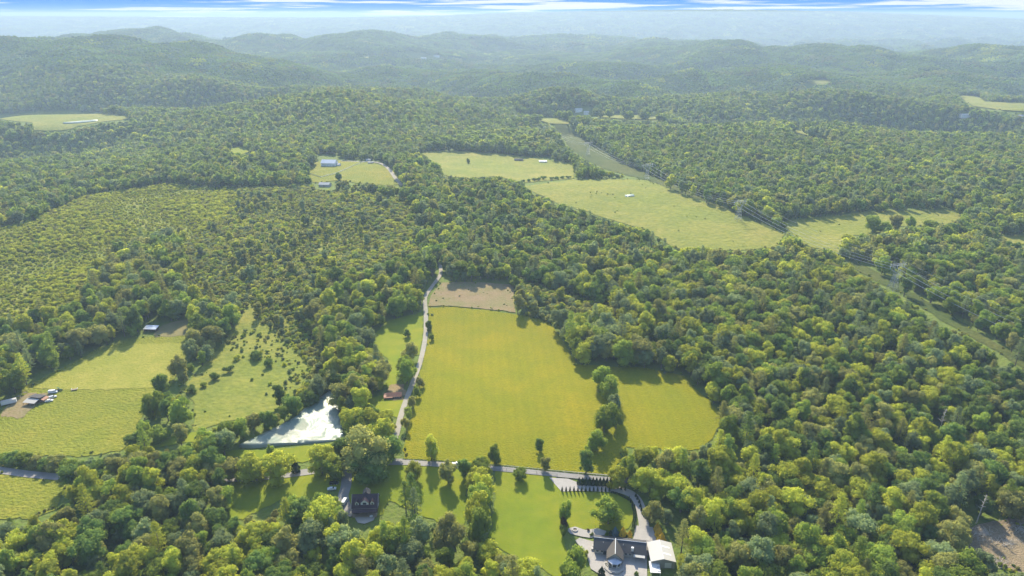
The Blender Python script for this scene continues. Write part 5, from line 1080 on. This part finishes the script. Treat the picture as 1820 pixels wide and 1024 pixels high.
# ------------------------------------------------------------------ fill the woods
KN = ['broad', 'tall', 'pine']
def zone(px, py):
    if py > 880 and px < 420: return 'bottom left wood below the farm road'
    if px < 420: return 'wood between the left pasture and the road' if py < 880 else 'bottom left wood'
    if px < 640: return 'wood below the dark-roofed house lawn'
    if px < 860: return 'bottom wood right of the dark-roofed house'
    if px < 1045: return 'trees under the bright lawn at bottom edge'
    if px < 1330: return 'wood beside the white metal barn'
    if px < 1600: return 'bottom right wood between barn and clearing'
    return 'wood round the bare clearing at bottom right'
def fill():
    recs = scatter(); solo = {'broad': [], 'pine': []}
    for ri, r in enumerate(recs):
        if r['lod'] != 'near': continue
        px, py, f = project(r['P'][:, 0], r['P'][:, 1], r['z'] + 9 * r['s'])
        inn = (px > 0) & (px < 1820) & (py > 0) & (py < 1030) & (r['s'] > .45)
        for i in np.where(inn)[0]: solo['pine' if r['kind'][i] == 2 else 'broad'].append((f[i] / r['s'][i] ** .5, ri, i, float(px[i]), float(py[i])))
    for r in recs: r['use'] = np.ones(len(r['P']), bool)
    nb = max(0, 296 - N_HAND[0]); items = []
    for k, n in (('broad', nb), ('pine', 60)):
        solo[k].sort(); items += [(k,) + s_ for s_ in solo[k][:n]]
    for ri, i in {(it[2], it[3]) for it in items}: recs[ri]['use'][i] = False
    rows = {}
    for k, _f, ri, i, px, py in items:
        r = recs[ri]; c = int(r['col'][i]); s = float(r['s'][i]); kd = int(r['kind'][i])
        size = 'tall' if s > .98 else ('small' if s < .76 else 'medium'); shape = ['round-crowned broadleaf tree', 'slender upright broadleaf tree', 'feathery layered pine tree'][kd]
        base = f'{size} {LN[c]} {shape}'; rows.setdefault((base, zone(px, py)), []).append((px, py, r, i, c, s, kd))
    ORD = ['leftmost', 'second from left', 'third from left', 'fourth from left', 'fifth from left', 'sixth from left', 'seventh from left', 'eighth from left', 'ninth from left', 'tenth from left', 'eleventh from left', 'twelfth from left']
    for (base, zn), L_ in rows.items():
        L_.sort(key=lambda t: t[0])
        for q, (px, py, r, i, c, s, kd) in enumerate(L_):
            lab = f'{base}, {zn}' if len(L_) == 1 else (f'{base}, {ORD[min(q, 11)]}, {zn}')
            lab = ' '.join(lab.split()[:16]); x, y = map(float, r['P'][i])
            plant('pine_tree' if kd == 2 else 'broadleaf_tree', 'tree', KN[kd], c, x, y, s, s * random.uniform(.9, 1.12), lab, 'pine trees in the near woods' if kd == 2 else 'broadleaf trees in the near woods')
    meshes = []; key = {}
    P, Z, I, S = [], [], [], []
    for r in recs:
        nv = {'near': {0: 8, 1: 5, 2: 3}, 'mid': {0: 5, 1: 4, 2: 2}, 'far': {0: 3, 1: 2, 2: 2}}[r['lod']]
        for i in np.where(r['use'])[0]:
            kd = int(r['kind'][i]); c = int(r['col'][i]); v = int(rng.integers(nv[kd])); k = (KN[kd], c if kd != 2 else (3 if c % 2 else 4), v, r['lod'])
            if k not in key: key[k] = len(meshes); meshes.append(joined(*k))
            P.append(r['P'][i]); Z.append(r['z'][i]); I.append(key[k]); S.append(r['s'][i])
    print('forest points', len(P), 'shapes', len(meshes))
    stuff_instances('forest', 'dense mixed green woodland covering the valley between the fields', 'forest', meshes, np.array(P), np.array(Z), I, S, rng.uniform(0, 6.28, len(P)))
    # young regrowth
    p, z, s, c = scrub_pts(); meshes = []; key = {}; I = []
    for q in range(len(p)):
        k = ('shrub', int(c[q]), int(rng.integers(3)), 'mid')
        if k not in key: key[k] = len(meshes); meshes.append(joined(*k))
        I.append(key[k])
    print('scrub', len(p)); stuff_instances('scrub', 'bright yellow-green young regrowth thicket on the left hillside', 'scrub', meshes, p, z, I, s, rng.uniform(0, 6.28, len(p)))
    # wooded hills far off
    P = grid_pts(2400, 5200, 44, .25); P2 = grid_pts(5200, 10900, 74, .25); s = np.r_[np.full(len(P), 1.0), np.full(len(P2), 1.75)]; P = np.vstack([P, P2]); z = height(P[:, 0], P[:, 1])
    b = blocked(P[:, 0], P[:, 1], z, 14 * s, 34 * s); P, z, s = P[~b], z[~b], s[~b]
    meshes = [patch_mesh(50 + k, c) for k in range(3) for c in range(5)]; t = tone(P[:, 0] * .3, P[:, 1] * .3); u = rng.random(len(P)); c = np.where(u < .06 + .05 * t, 1, np.where(u < .70, 0, np.where(u < .90, 4, np.where(u < .95, 3, 2))))
    print('patches', len(P)); stuff_instances('distant_forest', 'hazy wooded hills rolling to the horizon', 'forest', meshes, P, z, c + 5 * rng.integers(0, 3, len(P)), s * rng.uniform(.85, 1.15, len(P)), rng.integers(0, 4, len(P)) * math.pi / 2, True)
fill()

# ------------------------------------------------------------------ the air
def haze():
    mb = MB(); mb.box(-12600, 12600, -300, 13900, -480, 279); m, t = new_mat('haze_air'); o = t.nodes.new('ShaderNodeOutputMaterial'); v = t.nodes.new('ShaderNodeVolumePrincipled')
    v.inputs['Color'].default_value = (.46, .595, .78, 1); v.inputs['Density'].default_value = HAZE_DENS; v.inputs['Anisotropy'].default_value = .25
    t.links.new(v.outputs[0], o.inputs['Volume']); tag(mb.build('haze', m), 'thin pale blue air that veils the far hills', 'haze', kind='stuff')
haze()
